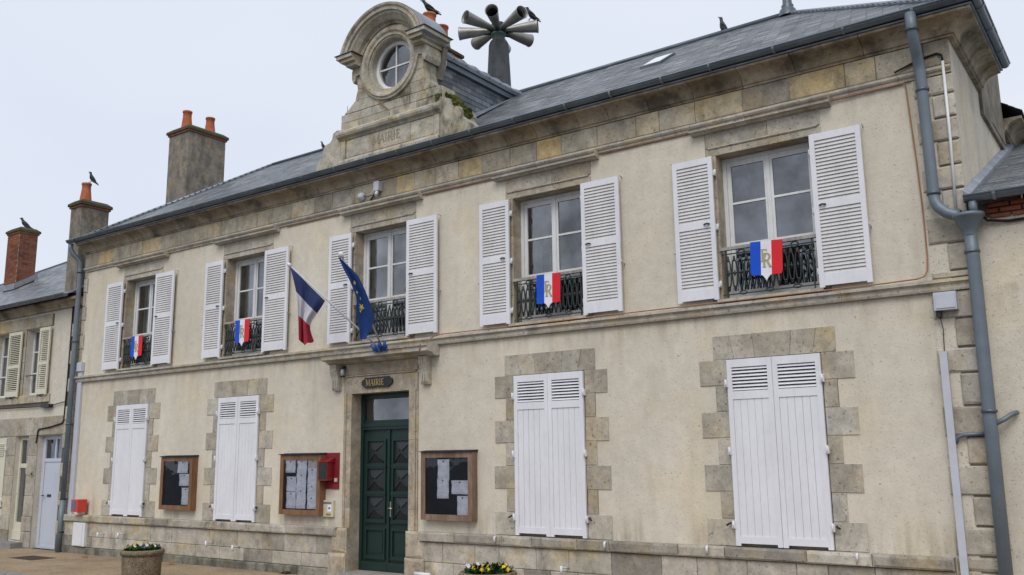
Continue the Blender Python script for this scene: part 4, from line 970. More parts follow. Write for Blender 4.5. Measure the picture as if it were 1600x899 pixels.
chimney('chimney', -2.43, -1.552, 2.7, 3.93, 6.4, 8.28, 'render', 'brick', [])
q = MB(); q.box(XR - .003, XR + .04, 1.97, 3.94, 6.30, 7.12); q.build('chimney_breast', 'render', hall)
chimney('chimney', -12.02, -11.50, 2.25, 3.28, 8.0, 10.44, 'stone_ped', 'moss', [(-11.72, 2.52, .66), (-11.80, 3.02, .60)], potr=.155)

# ================================================================ LEFT NEIGHBOUR
nl = thing('neighbour_house', (-26, 0, 0), 'lower cream house with slate roof and cream shutters at the left of the town hall', 'house')
NX0, NX1 = -33.0, -19.96
nh = [(-22.40, -21.66, 3.50, 5.09), (-23.95, -23.15, 3.50, 5.09), (-21.47, -20.40, .0, 2.53), (-22.50, -21.90, .13, 2.53), (-24.05, -22.93, .85, 2.5)]
q = MB(); wall_front(q, NX0, NX1, 0, 5.62, nh, y=.012); q.build('front_wall', 'plaster_old', nl)
q = MB(); q.box(NX0, NX1, .32, 5.2, 0, 5.6); q.build('house_core', 'dark', nl)
q = MB(); q.box(-28, -22.51, -.002, .011, .02, .69); q.box(-21.89, -21.48, -.002, .011, .02, .69); nb = q.build('base_stones', 'mortar', nl)
def seg_course(parent, segs_, y0, z0, z1, mat, wmin, wmax, **k):
    for a, b in segs_: course(parent, a, b, y0, .02, z0, z1, mat, wmin, wmax, **k)
seg_course(nb, [(-28, -22.50), (-21.90, -21.47)], -.03, .36, .70, 'stone_plinth', .35, .7, ch=.01)
seg_course(nb, [(-28, -22.50), (-21.90, -21.47)], -.03, .0, .36, 'stone_plinth', .4, .8, ch=.01)
q = MB(); q.box(-28, NX1 - .02, -.002, .011, 2.54, 2.96); nb = q.build('lintel_band', 'mortar', nl)
seg_course(nb, [(-28, NX1 - .01)], -.012, 2.54, 2.97, 'stone', .5, .95, ch=.006)
q = MB(); q.box(-28, -21.2, -.002, .011, 3.24, 3.49); nb = q.build('sill_band', 'mortar', nl)
seg_course(nb, [(-28, -21.10)], -.03, 3.30, 3.50, 'stone', .6, 1.1, ch=.008)
q = MB(); q.box(-28, -21.2, -.002, .011, 5.1, 5.38); nb = q.build('window_lintels', 'mortar', nl)
seg_course(nb, [(-28, -21.25)], -.010, 5.10, 5.40, 'stone_frieze', .5, .9, ch=.006)
q = MB(); q.box(-23.14, -22.41, -.002, .011, 3.5, 5.1); q.box(-21.9, -21.48, -.002, .011, .7, 2.54); q.box(-22.92, -22.51, -.002, .011, .7, 2.54); q.box(-20.39, NX1 - .01, -.002, .011, 0, 5.45); nb = q.build('stone_piers', 'mortar', nl)
for a, b, z0, z1, n in ((-22.62, -22.41, 3.5, 5.1, 4), (-23.14, -22.95, 3.5, 5.1, 4), (-21.90, -21.475, .7, 2.54, 4), (-22.92, -22.505, .7, 2.54, 4)):
    for k in range(n): block(nb, a, b, -.012, .24, z0 + (z1 - z0) * k / n, z0 + (z1 - z0) * (k + 1) / n, 'stone', ch=.006)
for k in range(17):
    z0 = .02 + k * .315
    if z0 < 5.3: block(nb, -20.395 + (0 if k % 2 else .14), NX1 - .01, -.022, .012, z0, z0 + .31, 'stone', ch=.012)
# its windows with cream louvred shutters
def casement(parent, x0, x1, z0, z1, y, bars=(.66, .33), fw=.045, mat='white_frame', leaves=2):
    q = MB(); q.box(x0, x0 + fw, y, y + .05, z0, z1); q.box(x1 - fw, x1, y, y + .05, z0, z1); q.box(x0 + fw, x1 - fw, y + .001, y + .05, z1 - fw, z1); q.box(x0 + fw, x1 - fw, y + .001, y + .05, z0, z0 + fw)
    if leaves == 2: q.box((x0 + x1) / 2 - .035, (x0 + x1) / 2 + .035, y + .002, y + .05, z0 + fw, z1 - fw)
    for f in bars: z = z0 + (z1 - z0) * f; q.box(x0 + fw, x1 - fw, y + .008, y + .04, z - .014, z + .014)
    o = q.build('window', mat, parent)
    q = MB(); q.add([(x0 + fw, y + .03, z0 + fw), (x1 - fw, y + .03, z0 + fw), (x1 - fw, y + .03, z1 - fw), (x0 + fw, y + .03, z1 - fw)], [(0, 1, 2, 3)]); q.build('pane', 'glass', o)
    q = MB(); n = 16; vs = []
    for k in range(n + 1):
        xx = x0 + fw + (x1 - x0 - 2 * fw) * k / n; vs += [(xx, y + .07 + .012 * math.sin(k * 1.9), z0 + fw), (xx, y + .07 + .012 * math.sin(k * 1.9), z1 - fw)]
    q.add(vs, [(2 * k, 2 * k + 2, 2 * k + 3, 2 * k + 1) for k in range(n)]); q.build('curtain', 'curtain', o)
    return o
casement(nl, -22.40, -21.66, 3.52, 5.09, .17); casement(nl, -23.95, -23.15, 3.52, 5.09, .17)
for a, b in ((-23.14, -22.50), (-21.66, -21.18)):
    q = MB(); st = .06; y0, y1 = -.075, -.045; z0, z1 = 3.47, 5.07; zm = 4.22
    q.box(a, a + st, y0, y1, z0, z1); q.box(b - st, b, y0, y1, z0, z1)
    for u, v_ in ((z1 - .08, z1 - .001), (zm - .04, zm + .04), (z0 + .02, z0 + .15)): q.box(a + st, b - st, y0 + .001, y1 - .001, u, v_)
    sh = q.build('shutter', 'cream_paint', nl); q = MB(); Mx = Matrix.Rotation(R(40), 3, 'X')
    for u, v_ in ((z0 + .15, zm - .04), (zm + .04, z1 - .08)):
        n = round((v_ - u) / .045); p = (v_ - u) / n
        for i in range(n): q.obox(((a + b) / 2, (y0 + y1) / 2, u + p * (i + .5)), (b - a) / 2 - st + .004, .017, .0035, Mx)
    tag(q.build('slats', 'cream_paint', sh), kind='stuff')
    q = MB(); q.tube([((a + b) / 2, -.0, 3.44), ((a + b) / 2 + .02, -.10, 3.45), ((a + b) / 2 + .08, -.11, 3.47)], .012, 6); q.build('shutter_catch', 'iron', sh)
for a, b in ((-22.40, -21.66), (-23.95, -23.15)):
    q = MB(); q.tube([(a, .06, 3.98), (b, .06, 3.98)], .014, 6); q.build('window_rail', 'patina', nl)
# doors
q = MB(); yD = .13; q.box(-21.47, -20.40, yD, yD + .06, .0, .06); q.box(-21.47, -21.35, yD, yD + .06, .06, 2.53); q.box(-20.46, -20.40, yD, yD + .06, .06, 2.53); q.box(-21.35, -20.46, yD, yD + .06, 1.93, 2.01); q.box(-21.35, -20.46, yD, yD + .06, 2.44, 2.53); q.box(-20.93, -20.88, yD, yD + .06, 2.01, 2.44)
d = q.build('door_frame', 'blue_door', nl)
q = MB(); q.box(-21.345, -20.465, .145, .18, .05, 1.925)
for k in range(24):
    z = .1 + k * .078
    for s in (-1, 1):
        x0 = -20.905; x1 = x0 + s * .38; zz0, zz1 = z, z + .16
        if zz1 < 1.85: q.add([(x0, .143, zz0), (x1, .143, zz1), (x1, .143, zz1 + .07), (x0, .143, zz0 + .07), (x0, .1418, zz0 + .003), (x1, .1418, zz1 + .003), (x1, .1418, zz1 + .067), (x0, .1418, zz0 + .067)], [(0, 1, 5, 4), (4, 5, 6, 7), (2, 3, 7, 6), (1, 2, 6, 5), (3, 0, 4, 7)])
d1 = q.build('front_door', 'blue_door', nl)
q = MB(); q.box(-21.13, -20.98, .125, .144, 1.145, 1.20); q.build('letter_plate', 'iron', d1)
q = MB(); q.tube([(-21.29, .13, 1.17), (-21.29, .08, 1.17), (-21.19, .08, 1.17)], .012, 6); q.build('handle', 'iron', d1)
q = MB(); q.add([(-21.35, .16, 2.01), (-20.46, .16, 2.01), (-20.46, .16, 2.44), (-21.35, .16, 2.44)], [(0, 1, 2, 3)]); q.build('transom_pane', 'glass', d)
q = MB(); q.box(-22.50, -21.90, .10, .16, .15, .55); q.box(-22.50, -22.42, .10, .16, .55, 2.52); q.box(-21.97, -21.90, .10, .16, .55, 2.52); q.box(-22.42, -21.97, .10, .16, 1.80, 1.90); q.box(-22.42, -21.97, .10, .16, 2.45, 2.52); q.box(-22.5, -21.9, .08, .10, .15, .36)
d2 = q.build('glazed_door', 'cream_paint', nl)
for a, b in ((.55, 1.80), (1.90, 2.45)):
    q = MB(); q.add([(-22.42, .13, a), (-21.97, .13, a), (-21.97, .13, b), (-22.42, .13, b)], [(0, 1, 2, 3)]); q.build('pane', 'glass', d2)
q = MB(); q.add([(-22.42, .15, .56), (-21.97, .15, .56), (-21.97, .15, 1.8), (-22.42, .15, 1.8)], [(0, 1, 2, 3)]); q.build('lace_curtain', 'curtain', d2)
q = MB(); q.tube([(-22.45, .09, 1.2), (-22.45, .13, 1.2), (-22.45, .13, 1.35)], .01, 6); q.build('handle', 'iron', d2)
q = MB(); q.box(-22.60, -21.75, -.30, .2, -.02, .12); q.build('door_step', 'kerb', nl)
q = MB(); q.box(-24.05, -22.93, -.02, .0, .88, 2.5); sh = q.build('closed_shutter', 'cream_paint', nl)
q = MB(); Mx = Matrix.Rotation(R(40), 3, 'X')
for i in range(7): q.obox((-23.2, -.03, 2.1 + i * .045), .2, .016, .0035, Mx)
tag(q.build('slats', 'cream_paint', sh), kind='stuff'); hinge(sh, -22.91, 2.25, -.03); hinge(sh, -22.91, 1.05, -.03)
# cornice, roof, gutter
course_c = MB(); course_c.box(NX0, NX1 - .01, -.02, .3, 5.46, 5.62); cc_ = course_c.build('eaves_cornice', 'mortar', nl)
x = NX0
while x < NX1 - .1:
    e = min(x + random.uniform(.7, 1.2), NX1 - .004); q = MB(); q.ext_x([(.0, 5.45), (-.04, 5.45), (-.06, 5.50), (-.12, 5.56), (-.20, 5.59), (-.20, 5.65), (.0, 5.65)], x + .003, e - .003); q.build('stone_block', 'stone_cornice', cc_); x = e
s6 = .6; ry, rz = 3.87, 8.2; rxl = -28.06
A2, B2, P2, Q2 = Vector((-34, -.28, 5.71)), Vector((NX1 - .02, -.28, 5.71)), Vector((rxl, ry, rz)), Vector((NX1 - .02, ry, rz))
q = MB(); q.add([A2, B2, Q2, P2, (NX1 - .02, 8, 5.71), (-34, 8, 5.71), (NX1 - .02, .3, 5.6), (NX1 - .02, 7.9, 5.6)], [(0, 1, 2, 3), (3, 2, 4, 5), (0, 3, 5), (1, 4, 2)]); nr = q.build('roof', 'under_slate', nl)
slate_field('slates', A2, B2, P2, Q2, nr, pitch=.12, wd=.22)
q = MB(); q.tube([P2, Q2], .06, 8); q.build('ridge_capping', 'zinc', nr); q = MB(); q.tube([A2, P2], .05, 8); q.build('hip_flashing', 'zinc', nr)
gutter(nl, ((-34, -.34, 5.70), (NX1 - .17, -.34, 5.70)), collars=1.0)
def mini_chimney(x0, x1, y0, y1, z0, z1, mat, pots, brick=False):
    c = chimney('chimney', x0, x1, y0, y1, z0, z1, 'mortar_light' if brick else mat, 'moss', pots, parent=nl, potr=.12)
    if brick:
        h = .075; z = z0; r_i = 0; mbs = []
        while z < z1 - .18:
            for (a, b, ax, f) in ((x0, x1, 0, y0), (y0, y1, 1, x1)):
                p = a - (r_i % 2) * .11
                while p < b:
                    u, v_ = max(p, a), min(p + .21, b)
                    if v_ - u > .03:
                        if ax == 0: mbs.append((u + .005, v_ - .005, f - .012, f + .05, z + .005, z + h - .005))
                        else: mbs.append((f - .05, f + .012, u + .005, v_ - .005, z + .005, z + h - .005))
                    p += .22
            z += h; r_i += 1
        q = MB()
        for b_ in mbs: q.box(*b_)
        tag(q.build('bricks', 'brick', c), kind='stuff')
    return c
mini_chimney(-27.08, -26.40, 1.5, 2.02, 6.4, 8.62, 'brick', [], True)
mini_chimney(-20.78, -20.30, -.02, .66, 5.5, 8.02, 'render', [(-20.60, .22, .50)])
q = MB(); q.add([(-27.14, 1.44, 6.78), (-26.34, 1.44, 6.78), (-26.34, 2.08, 7.18), (-26.34, 2.08, 7.34), (-26.34, 1.44, 6.95), (-27.14, 1.44, 6.95)], [(0, 1, 4, 5), (1, 2, 3, 4)]); q.build('lead_flashing', 'zinc_light', nl)
q = MB(); q.tube([(-20.33, -.03, 5.45), (-20.335, -.03, 3.7), (-20.36, -.03, 2.86), (-20.42, -.03, 2.79), (-20.9, -.03, 2.72), (-21.42, -.03, 2.68), (-21.47, -.03, 2.62), (-21.49, -.03, 2.42), (-21.50, -.04, 2.36)], .016, 6)
tag(q.build('power_cable', 'cable_k'), 'thick black cable running down beside the downpipe and across above the pale blue door', 'cable')
q = MB(); q.lathe((-21.50, -.05, 2.28), [(.0, 0), (.05, .0), (.05, .08), (.02, .14), (0, .15)], 10)
q.box(-21.33, -20.93, -.09, -.01, 3.17, 3.24); q = MB(); q.smooth = False; q.box(-21.30, -20.96, -.09, .0, 3.17, 3.25); q.tube([(-21.38, -.045, 3.21), (-20.88, -.045, 3.21)], .028, 8)
tag(q.build('junction_box', 'black'), 'small black cable junction on the neighbouring house front below its windows', 'junction box')
q = MB(); q.tube([(-26, -.025, 3.24), (-23.4, -.025, 3.225), (-21.38, -.025, 3.205)], .012, 6); q.tube([(-20.88, -.025, 3.22), (-20.4, -.025, 3.27)], .010, 6)
q.build('thin_cable', 'cable_k', None); tag(bpy.data.objects['thin_cable'], 'thin dark cable running along under the windows of the left house', 'cable')
q = MB(); q.box(-21.66, -21.55, -.025, -.01, 1.60, 1.72); hn = q.build('house_number', 'brass', None); tag(hn, 'small square number plate on the stone pier between the two doors', 'number plate')
q = MB(); q.box(-21.635, -21.575, -.028, -.0255, 1.63, 1.69); q.build('plate_field', 'black', hn)

# grey plastic duct between the houses
q = MB(); q.box(-19.87, -19.71, -.05, -.005, .02, 3.95); q.box(-19.89, -19.69, -.08, -.004, 3.92, 4.12)
tag(q.build('cable_duct', 'pvc'), 'wide grey plastic duct running up the left end of the town hall', 'duct')

# ================================================================ RIGHT NEIGHBOUR
nrh = thing('neighbour_annex', (2, 0, 0), 'lower rendered house with brick eaves adjoining the right end of the town hall', 'house')
q = MB(); q.box(XR + .006, 9, .004, 6, 0, 4.44); q.build('front_wall', 'plaster', nrh)
q = MB(); q.box(XR + .006, 9, .005, .3, 4.44, 4.60); bw = q.build('brick_eaves', 'mortar', nrh)
for r_i, (z, yy) in enumerate(((4.42, -.02), (4.478, -.045), (4.536, -.07))):
    x = XR + .22 - (r_i % 2) * .11
    while x < 3:
        block(bw, x, x + .21, yy, .05, z, z + .056, 'brick_o', 'brick', .008, .006, .005); x += .22
for x in (.6,): pass
p0, p1 = Vector((XR + .01, -.17, 4.64)), Vector((9, -.17, 4.64)); q0, q1 = Vector((XR + .01, 5.6, 6.94)), Vector((9, 5.6, 6.94))
q = MB(); q.add([p0, p1, q1, q0, (9, 6, 4.4), (XR + .01, 6, 4.4)], [(0, 1, 2, 3), (3, 2, 4, 5)]); rr = q.build('roof', 'under_slate', nrh)
slate_field('slates', p0, p1, q0, q1, rr, pitch=.11, wd=.2)
q = MB(); q.box(XR + .003, XR + .03, -.16, 5.5, 4.60, 4.61)
vs = [(XR + .004, y_, 4.64 + (y_ + .17) * .3986 + dz) for y_ in (-.17, 5.6) for dz in (.0, .11)] + [(XR + .07, y_, 4.64 + (y_ + .17) * .3986 + dz) for y_ in (-.17, 5.6) for dz in (.0, .05)]
q = MB(); q.add(vs, [(0, 1, 3, 2), (4, 5, 7, 6), (1, 5, 7, 3), (0, 4, 5, 1), (2, 3, 7, 6), (0, 2, 6, 4)]); q.build('verge_flashing', 'zinc_light', nrh)
gutter(nrh, ((XR + .02, -.235, 4.655), (9, -.235, 4.655)), collars=.9)
q = MB(); q.tube([(-1.50, -.235, 4.60), (-1.50, -.20, 4.44)], .045, 12); q.build('gutter_outlet', 'pipe', nrh)
q = MB(); q.tube([(-1.45, -.09, 4.47), (-1.40, -.06, 4.40), (-1.2, -.03, 4.37), (-.6, -.03, 4.38), (0, -.03, 4.4)], .016, 6); tag(q.build('black_cable', 'cable_k'), 'dark cable looping under the brick eaves beside the rainwater hopper', 'cable')

# ================================================================ THINGS ON THE FACADE
# sign above the door
sg = thing('door_sign', (-10.59, -.035, 3.15), 'black scroll-ended sign with gold letters reading MAIRIE above the door', 'sign')
pts = []
cx_, cz_ = -10.59, 3.155
for s, rng in ((1, (-1, 1)), (-1, (1, -1))):
    pts += [(cx_ + s * .27, cz_ + rng[0] * .085), (cx_ + s * .29, cz_ + rng[0] * .055)] + [(cx_ + s * (.30 + .05 * math.cos(t)), cz_ + rng[0] * -1 * .055 * math.sin(t)) for t in [-PI / 2 + PI * k / 6 for k in range(7)]] + [(cx_ + s * .29, cz_ + rng[1] * .055), (cx_ + s * .27, cz_ + rng[1] * .085)]
q = MB(); q.prism(pts, -.062, -.034); q.build('sign_plate', 'black', sg)
q = MB(); x = cx_ - .245
for ch in 'MAIRIE': x += letter(q, ch, x, cz_ - .052, .105, -.068, -.061, .98) + .0
q.build('sign_lettering', 'gold', sg)
# tricolour shields
def shield(cx, z1, tilt, label):
    s = thing('tricolour_shield', (cx, -.10, z1), label, 'shield', 'tricolour shields on the window rails')
    s.rotation_euler = (0, R(tilt), 0)
    w_ = .205; h = .50
    def poly(a, b):
        zb = lambda x: -.43 - (0 if abs(x) > .06 else .0)
        pts = [(a, 0), (b, 0)]
        xs = [b + (a - b) * k / 10 for k in range(11)]
        for x in xs:
            u = abs(x) / w_
            if u > .88: z = -.38 - .05 * math.sqrt(max(0, 1 - ((u - .88) / .12) ** 2))
            elif u > .30: z = -.43
            else: z = -.43 - .075 * (1 - u / .30) ** 1.5
            pts.append((x, z))
        return pts
    for (a, b, m_) in ((-w_, -w_ / 3, 'sh_blue'), (-w_ / 3, w_ / 3, 'sh_white'), (w_ / 3, w_, 'sh_red')):
        q = MB(); q.prism(poly(a, b), 0, .012); o = q.build('stripe', m_, None); o.parent = s
    q = MB(); letter(q, 'F', -.075, -.265, .16, -.005, .0, .85); letter(q, 'R', -.055, -.335, .18, -.007, .0, .85); o = q.build('monogram', 'gold_mono', None); o.parent = s
    q = MB(); q.tube([(-.1, .012, -.03), (-.1, .06, -.02)], .008, 6); q.tube([(.1, .012, -.03), (.1, .06, -.02)], .008, 6); o = q.build('hanger', 'iron', None); o.parent = s
shield(-17.56, 4.52, -1, 'tricolour shield with gold monogram on the leftmost upper window rail')
shield(-14.08, 4.53, 0, 'tricolour shield with gold monogram on the rail left of the flags')
shield(-7.14, 4.53, 1, 'tricolour shield with gold monogram on the rail right of the flags')
shield(-3.875, 4.535, 2.5, 'tricolour shield with gold monogram on the rightmost upper window rail')

# flags
def grid_at(rows, u, v):
    nr_ = len(rows); fv = v * (nr_ - 1); i = min(int(fv), nr_ - 2); t = fv - i
    def row(r, u):
        n = len(r); fu = u * (n - 1); k = min(int(fu), n - 2); s_ = fu - k; return Vector(r[k]).lerp(Vector(r[k + 1]), s_)
    def cr(a, b, c, d, t): return .5 * ((2 * b) + (c - a) * t + (2 * a - 5 * b + 4 * c - d) * t * t + (3 * b - a - 3 * c + d) * t ** 3)
    g_ = lambda j: row(rows[max(0, min(nr_ - 1, j))], u)
    return cr(g_(i - 1), g_(i), g_(i + 1), g_(i + 2), t)
def cloth(rows, nu, nv, nrm, amp, freq, matf, name, mats, parent, ph=0):
    mb = MB(); mb.smooth = True; vs = []
    for j in range(nv + 1):
        for i in range(nu + 1):
            u, v = i / nu, j / nv; p = grid_at(rows, u, v)
            a = amp * min(1, v * 3 + .08); p += nrm * (a * math.sin(u * freq + v * 2.2 + ph) + a * .35 * math.sin(u * freq * 2.3 + v * 5 + ph)); vs.append(p)
    b0 = 0; mb.v = [tuple(v) for v in vs]
    for j in range(nv):
        for i in range(nu):
            k = j * (nu + 1) + i; mb.f.append([k, k + 1, k + nu + 2, k + nu + 1]); mb.mi.append(matf((i + .5) / nu, (j + .5) / nv)); mb.sm.append(True)
    return mb.build(name, mats, parent)
base = Vector((-10.292, -.33, 3.706))
ft = thing('french_flag', base, 'blue, white and red flag hanging limp from a slanted pole above the door', 'flag')
tipF = Vector((-11.49, -1.2, 5.054)); dF = (tipF - base).normalized()
q = MB(); q.tube([base + Vector((-.04, 0, 0)), tipF], .016, 8); q.build('pole', 'pvc', ft)
q = MB(); q.lathe(tipF, [(0, -.03), (.03, -.02), (.036, .02), (.025, .05), (0, .055)], 10, dF); q.build('pole_tip', 'white_plain', ft)
FR = [[[-11.49, -1.2, 5.049], [-11.257, -1.025, 4.752], [-11.017, -0.845, 4.456]], [[-11.395, -1.129, 4.615], [-11.258, -1.025, 4.422], [-11.121, -0.923, 4.256]], [[-11.352, -1.097, 4.217], [-11.293, -1.052, 4.148], [-11.208, -0.988, 4.047]], [[-11.337, -1.085, 3.816], [-11.266, -1.032, 3.729], [-11.153, -0.947, 3.80]]]
nF = Vector((.75, -1.0, 0)).cross(Vector((0, 0, 1))).normalized(); nF = Vector((.6, -.8, 0))
for k, (a, b, m_) in enumerate(((0, 1 / 3, 'fl_blue'), (1 / 3, 2 / 3, 'fl_white'), (2 / 3, 1, 'fl_red'))):
    mb_ = MB(); nu, nv = 26, 12; vs = []
    for j in range(nv + 1):
        for i in range(nu + 1):
            u, v = i / nu, a + (b - a) * j / nv; p = grid_at(FR, u, v); A_ = .02 + .05 * v
            p += nF * (A_ * math.sin(u * 10 + v * 1.6) + .4 * A_ * math.sin(u * 23 + v * 4)) * min(1, v * 6); vs.append(tuple(p))
    mb_.v = vs
    for j in range(nv):
        for i in range(nu):
            q0_ = j * (nu + 1) + i; mb_.f.append([q0_, q0_ + 1, q0_ + nu + 2, q0_ + nu + 1]); mb_.mi.append(0); mb_.sm.append(True)
    mb_.build('cloth_band', m_, ft)
eu = thing('european_flag', base + Vector((.06, 0, 0)), 'blue flag with yellow stars hanging limp from the right-hand pole above the door', 'flag')
tipE = Vector((-9.86, -1.6, 4.92)); dE = (tipE - base).normalized()
q = MB(); q.tube([base + Vector((.06, 0, 0)), tipE], .016, 8); q.build('pole', 'pvc', eu)
q = MB(); q.lathe(tipE, [(0, -.03), (.035, -.02), (.045, .02), (.03, .06), (0, .065)], 10, dE); q.build('pole_tip', 'white_plain', eu)
EU = [[[-9.858, -1.606, 4.907], [-9.868, -1.577, 4.894]], [[-9.922, -1.413, 4.711], [-9.981, -1.236, 4.776]], [[-9.984, -1.227, 4.547], [-10.05, -1.027, 4.676]], [[-10.041, -1.056, 4.347], [-10.152, -0.72, 4.404]], [[-10.043, -1.049, 4.157], [-10.23, -0.50, 4.184]], [[-10.086, -0.918, 3.834], [-10.208, -0.553, 3.965]], [[-10.097, -0.888, 3.748], [-10.131, -0.783, 3.761]]]
nE = Vector((.95, .31, 0)).normalized()
off = lambda u, v: Vector((.11, -.18, -.03)) + Vector((.81, .58, 0)) * (.06 * u * min(1, v * 2.2) * (1 - .5 * max(0, v - .8) / .2)) + nE * ((.012 + .022 * v) * math.sin(u * 9 + v * 2.5) + .009 * math.sin(u * 19 + v * 6)) * min(1, v * 4)
mb_ = MB(); nu, nv = 24, 34; vs = [tuple(grid_at(EU, i / nu, j / nv) + off(i / nu, j / nv)) for j in range(nv + 1) for i in range(nu + 1)]; mb_.v = vs
for j in range(nv):
    for i in range(nu):
        q0_ = j * (nu + 1) + i; mb_.f.append([q0_, q0_ + 1, q0_ + nu + 2, q0_ + nu + 1]); mb_.mi.append(0); mb_.sm.append(True)
mb_.build('cloth', 'eu_blue', eu)
for (u, v, sc_) in ((.25, .34, .045), (.22, .50, .035), (.36, .60, .062), (.93, .50, .055), (.12, .43, .03), (.15, .66, .035)):
    c = grid_at(EU, u, v) + off(u, v); du = (grid_at(EU, min(1, u + .05), v) + off(min(1, u + .05), v) - c).normalized(); dv = (grid_at(EU, u, v + .03) + off(u, v + .03) - c).normalized()
    n_ = du.cross(dv).normalized(); 
    if n_.dot(Vector((.7, -.7, 0))) < 0: n_ = -n_
    q = MB(); st = []
    for k in range(10):
        a = 2 * PI * k / 10 + .3; rr_ = sc_ * 1.0 if k % 2 == 0 else sc_ * .42; st.append(c + n_ * .03 + du * rr_ * 1.3 * math.cos(a) + dv * rr_ * math.sin(a))
    q.add(st + [p_ - n_ * .003 for p_ in st], [list(range(10))] + [list(range(19, 9, -1))]); q.build('star', 'star', eu)
fb = thing('flag_socket', (-10.29, -.3, 3.68), 'blue steel flag holder with three sockets fixed to the ledge over the door', 'bracket')
q = MB(); q.box(-10.42, -10.10, -.345, -.325, 3.62, 3.70); q.build('back_plate', 'blue_metal', fb)
for dx, dd in ((-.06, dF), (.04, dE), (.12, Vector((.25, -.35, .9)).normalized())):
    p = Vector((-10.27 + dx, -.34, 3.64)); q = MB(); q.tube([p - dd * .02, p + dd * .13], .027, 10); q.build('socket', 'blue_metal', fb)

# display cases
def case(x0, x1, z0, z1, d, mat, sheets, label, glaz='glass_case'):
    t = thing('notice_board', ((x0 + x1) / 2, 0, z0), label, 'notice board', 'wooden notice boards on the front wall')
    f = .085
    q = MB(); q.box(x0, x1, -.004 - .02, -.004, z0, z1); q.build('back_board', mat, t)
    for a, b, c, e, nm in ((x0, x0 + f, z0, z1, 'side'), (x1 - f, x1, z0, z1, 'side'), (x0 + f, x1 - f, z0, z0 + f, 'rail'), (x0 + f, x1 - f, z1 - f, z1, 'rail')):
        q = MB(); q.box(a, b, -d + (.0015 if nm == 'rail' else 0), -.024, c, e); q.build('frame_' + nm, mat, t)
    q = MB(); q.ext_x([(-.002, z1 + .001), (-d - .03, z1 + .001), (-d - .03, z1 + .014), (-.002, z1 + .03)], x0 - .015, x1 + .015); q.build('top_cap', 'felt', t)
    q = MB(); q.box(x0 + f, x1 - f, -d + .045, -.024, z0 + f, z1 - f); q.build('felt_panel', 'felt', t)
    for i, (a, b, c, e, m_) in enumerate(sheets):
        W, H = (x1 - x0 - 2 * f), (z1 - z0 - 2 * f); xa, xb, za, zb = x0 + f + a * W, x0 + f + b * W, z0 + f + c * H, z0 + f + e * H
        q = MB(); n = 6; y = -d + .040 - .0015 * i; vs = []
        for k in range(n + 1):
            zz = za + (zb - za) * k / n; w1 = random.uniform(0, .006); vs += [(xa + random.uniform(-.002, .002), y - w1 - .006 * math.sin(k * 1.4), zz), (xb + random.uniform(-.002, .002), y - w1 * .4 - .004 * math.sin(k * 1.7), zz)]
        q.add(vs, [(2 * k, 2 * k + 1, 2 * k + 3, 2 * k + 2) for k in range(n)]); sh = q.build('sheet', m_, t)
        q = MB(); q.lathe(((xa + xb) / 2, y - .012, zb - .03), [(0, -.01), (.012, -.006), (.012, .004), (0, .006)], 8, Vector((0, -1, 0))); q.build('pin', 'patina', sh)
    q = MB(); q.add([(x0 + f, -d + .012, z0 + f), (x1 - f, -d + .012, z0 + f), (x1 - f, -d + .012, z1 - f), (x0 + f, -d + .012, z1 - f)], [(0, 1, 2, 3)]); q.build('pane', glaz, t)
P_ = 'paper'
case(-16.385, -15.365, .985, 1.995, .13, 'oak', [(.50, .88, .73, 1.0, P_), (.58, .97, .44, .71, P_), (.70, 1.0, .02, .40, P_)], 'brown notice board with three papers down its right side, between the left shuttered windows')
case(-12.82, -11.80, .985, 1.995, .14, 'oak', [(.03, .32, .74, 1.0, P_), (.38, .66, .72, 1.0, P_), (.70, .98, .83, 1.0, 'paper_pink'), (.08, .36, .36, .66, P_), (.08, .36, .02, .35, P_), (.38, .66, .40, .72, P_), (.38, .66, .02, .41, P_), (.71, .97, .50, .83, P_), (.71, .97, .26, .50, P_), (.71, .97, .02, .27, P_)], 'brown notice board crowded with white papers, just left of the red letter box')
case(-9.55, -8.54, .985, 2.0, .13, 'oak_old', [(.27, .54, .62, .97, P_), (.26, .53, .28, .63, P_), (.60, .98, .36, .60, P_), (.73, .98, .0, .33, P_)], 'weathered brown notice board right of the door with a tall white sheet')

# red board with letter box
rb = thing('letter_box', (-11.69, 0, 1.42), 'dark red letter box on a red board beside the crowded notice board', 'letter box')
q = MB(); q.box(-11.855, -11.475, -.02, -.003, 1.42, 2.02); q.build('back_board', 'red_dark', rb)
q = MB()
q.box(-11.80, -11.58, -.185, -.021, 1.56, 1.86); q.build('box_body', 'red', rb)
q = MB(); q.ext_x([(-.021, 1.863), (-.205, 1.863), (-.205, 1.87), (-.021, 1.935)], -11.815, -11.565); q.build('lid', 'red', rb)
q = MB(); q.box(-11.785, -11.60, -.189, -.186, 1.585, 1.845); q.build('front_panel', 'grille', rb)
q = MB(); q.box(-11.555, -11.50, -.045, -.021, 1.54, 1.60); q.build('bell_push', 'cream_box', rb)
tb = thing('wall_cabinet', (-11.71, 0, .96), 'small cream wall box with labels under the red letter box', 'wall box')
q = MB(); q.box(-11.865, -11.565, -.045, -.003, .965, 1.235); q.build('cover', 'cream_box', tb)
for a, b, c, e, m_ in ((-11.84, -11.61, 1.175, 1.205, 'panel_blue'), (-11.84, -11.76, 1.10, 1.15, 'pvc'), (-11.70, -11.61, 1.05, 1.16, 'sh_white'), (-11.73, -11.62, .985, 1.02, 'gold'), (-11.845, -11.825, 1.04, 1.075, 'red')):
    q = MB(); q.box(a, b, -.048, -.0455, c, e); q.build('label_plate', m_, tb)
q = MB(); q.box(-11.68, -11.63, -.0485, -.0482, 1.09, 1.12); q.build('label_mark', 'sh_blue', tb)
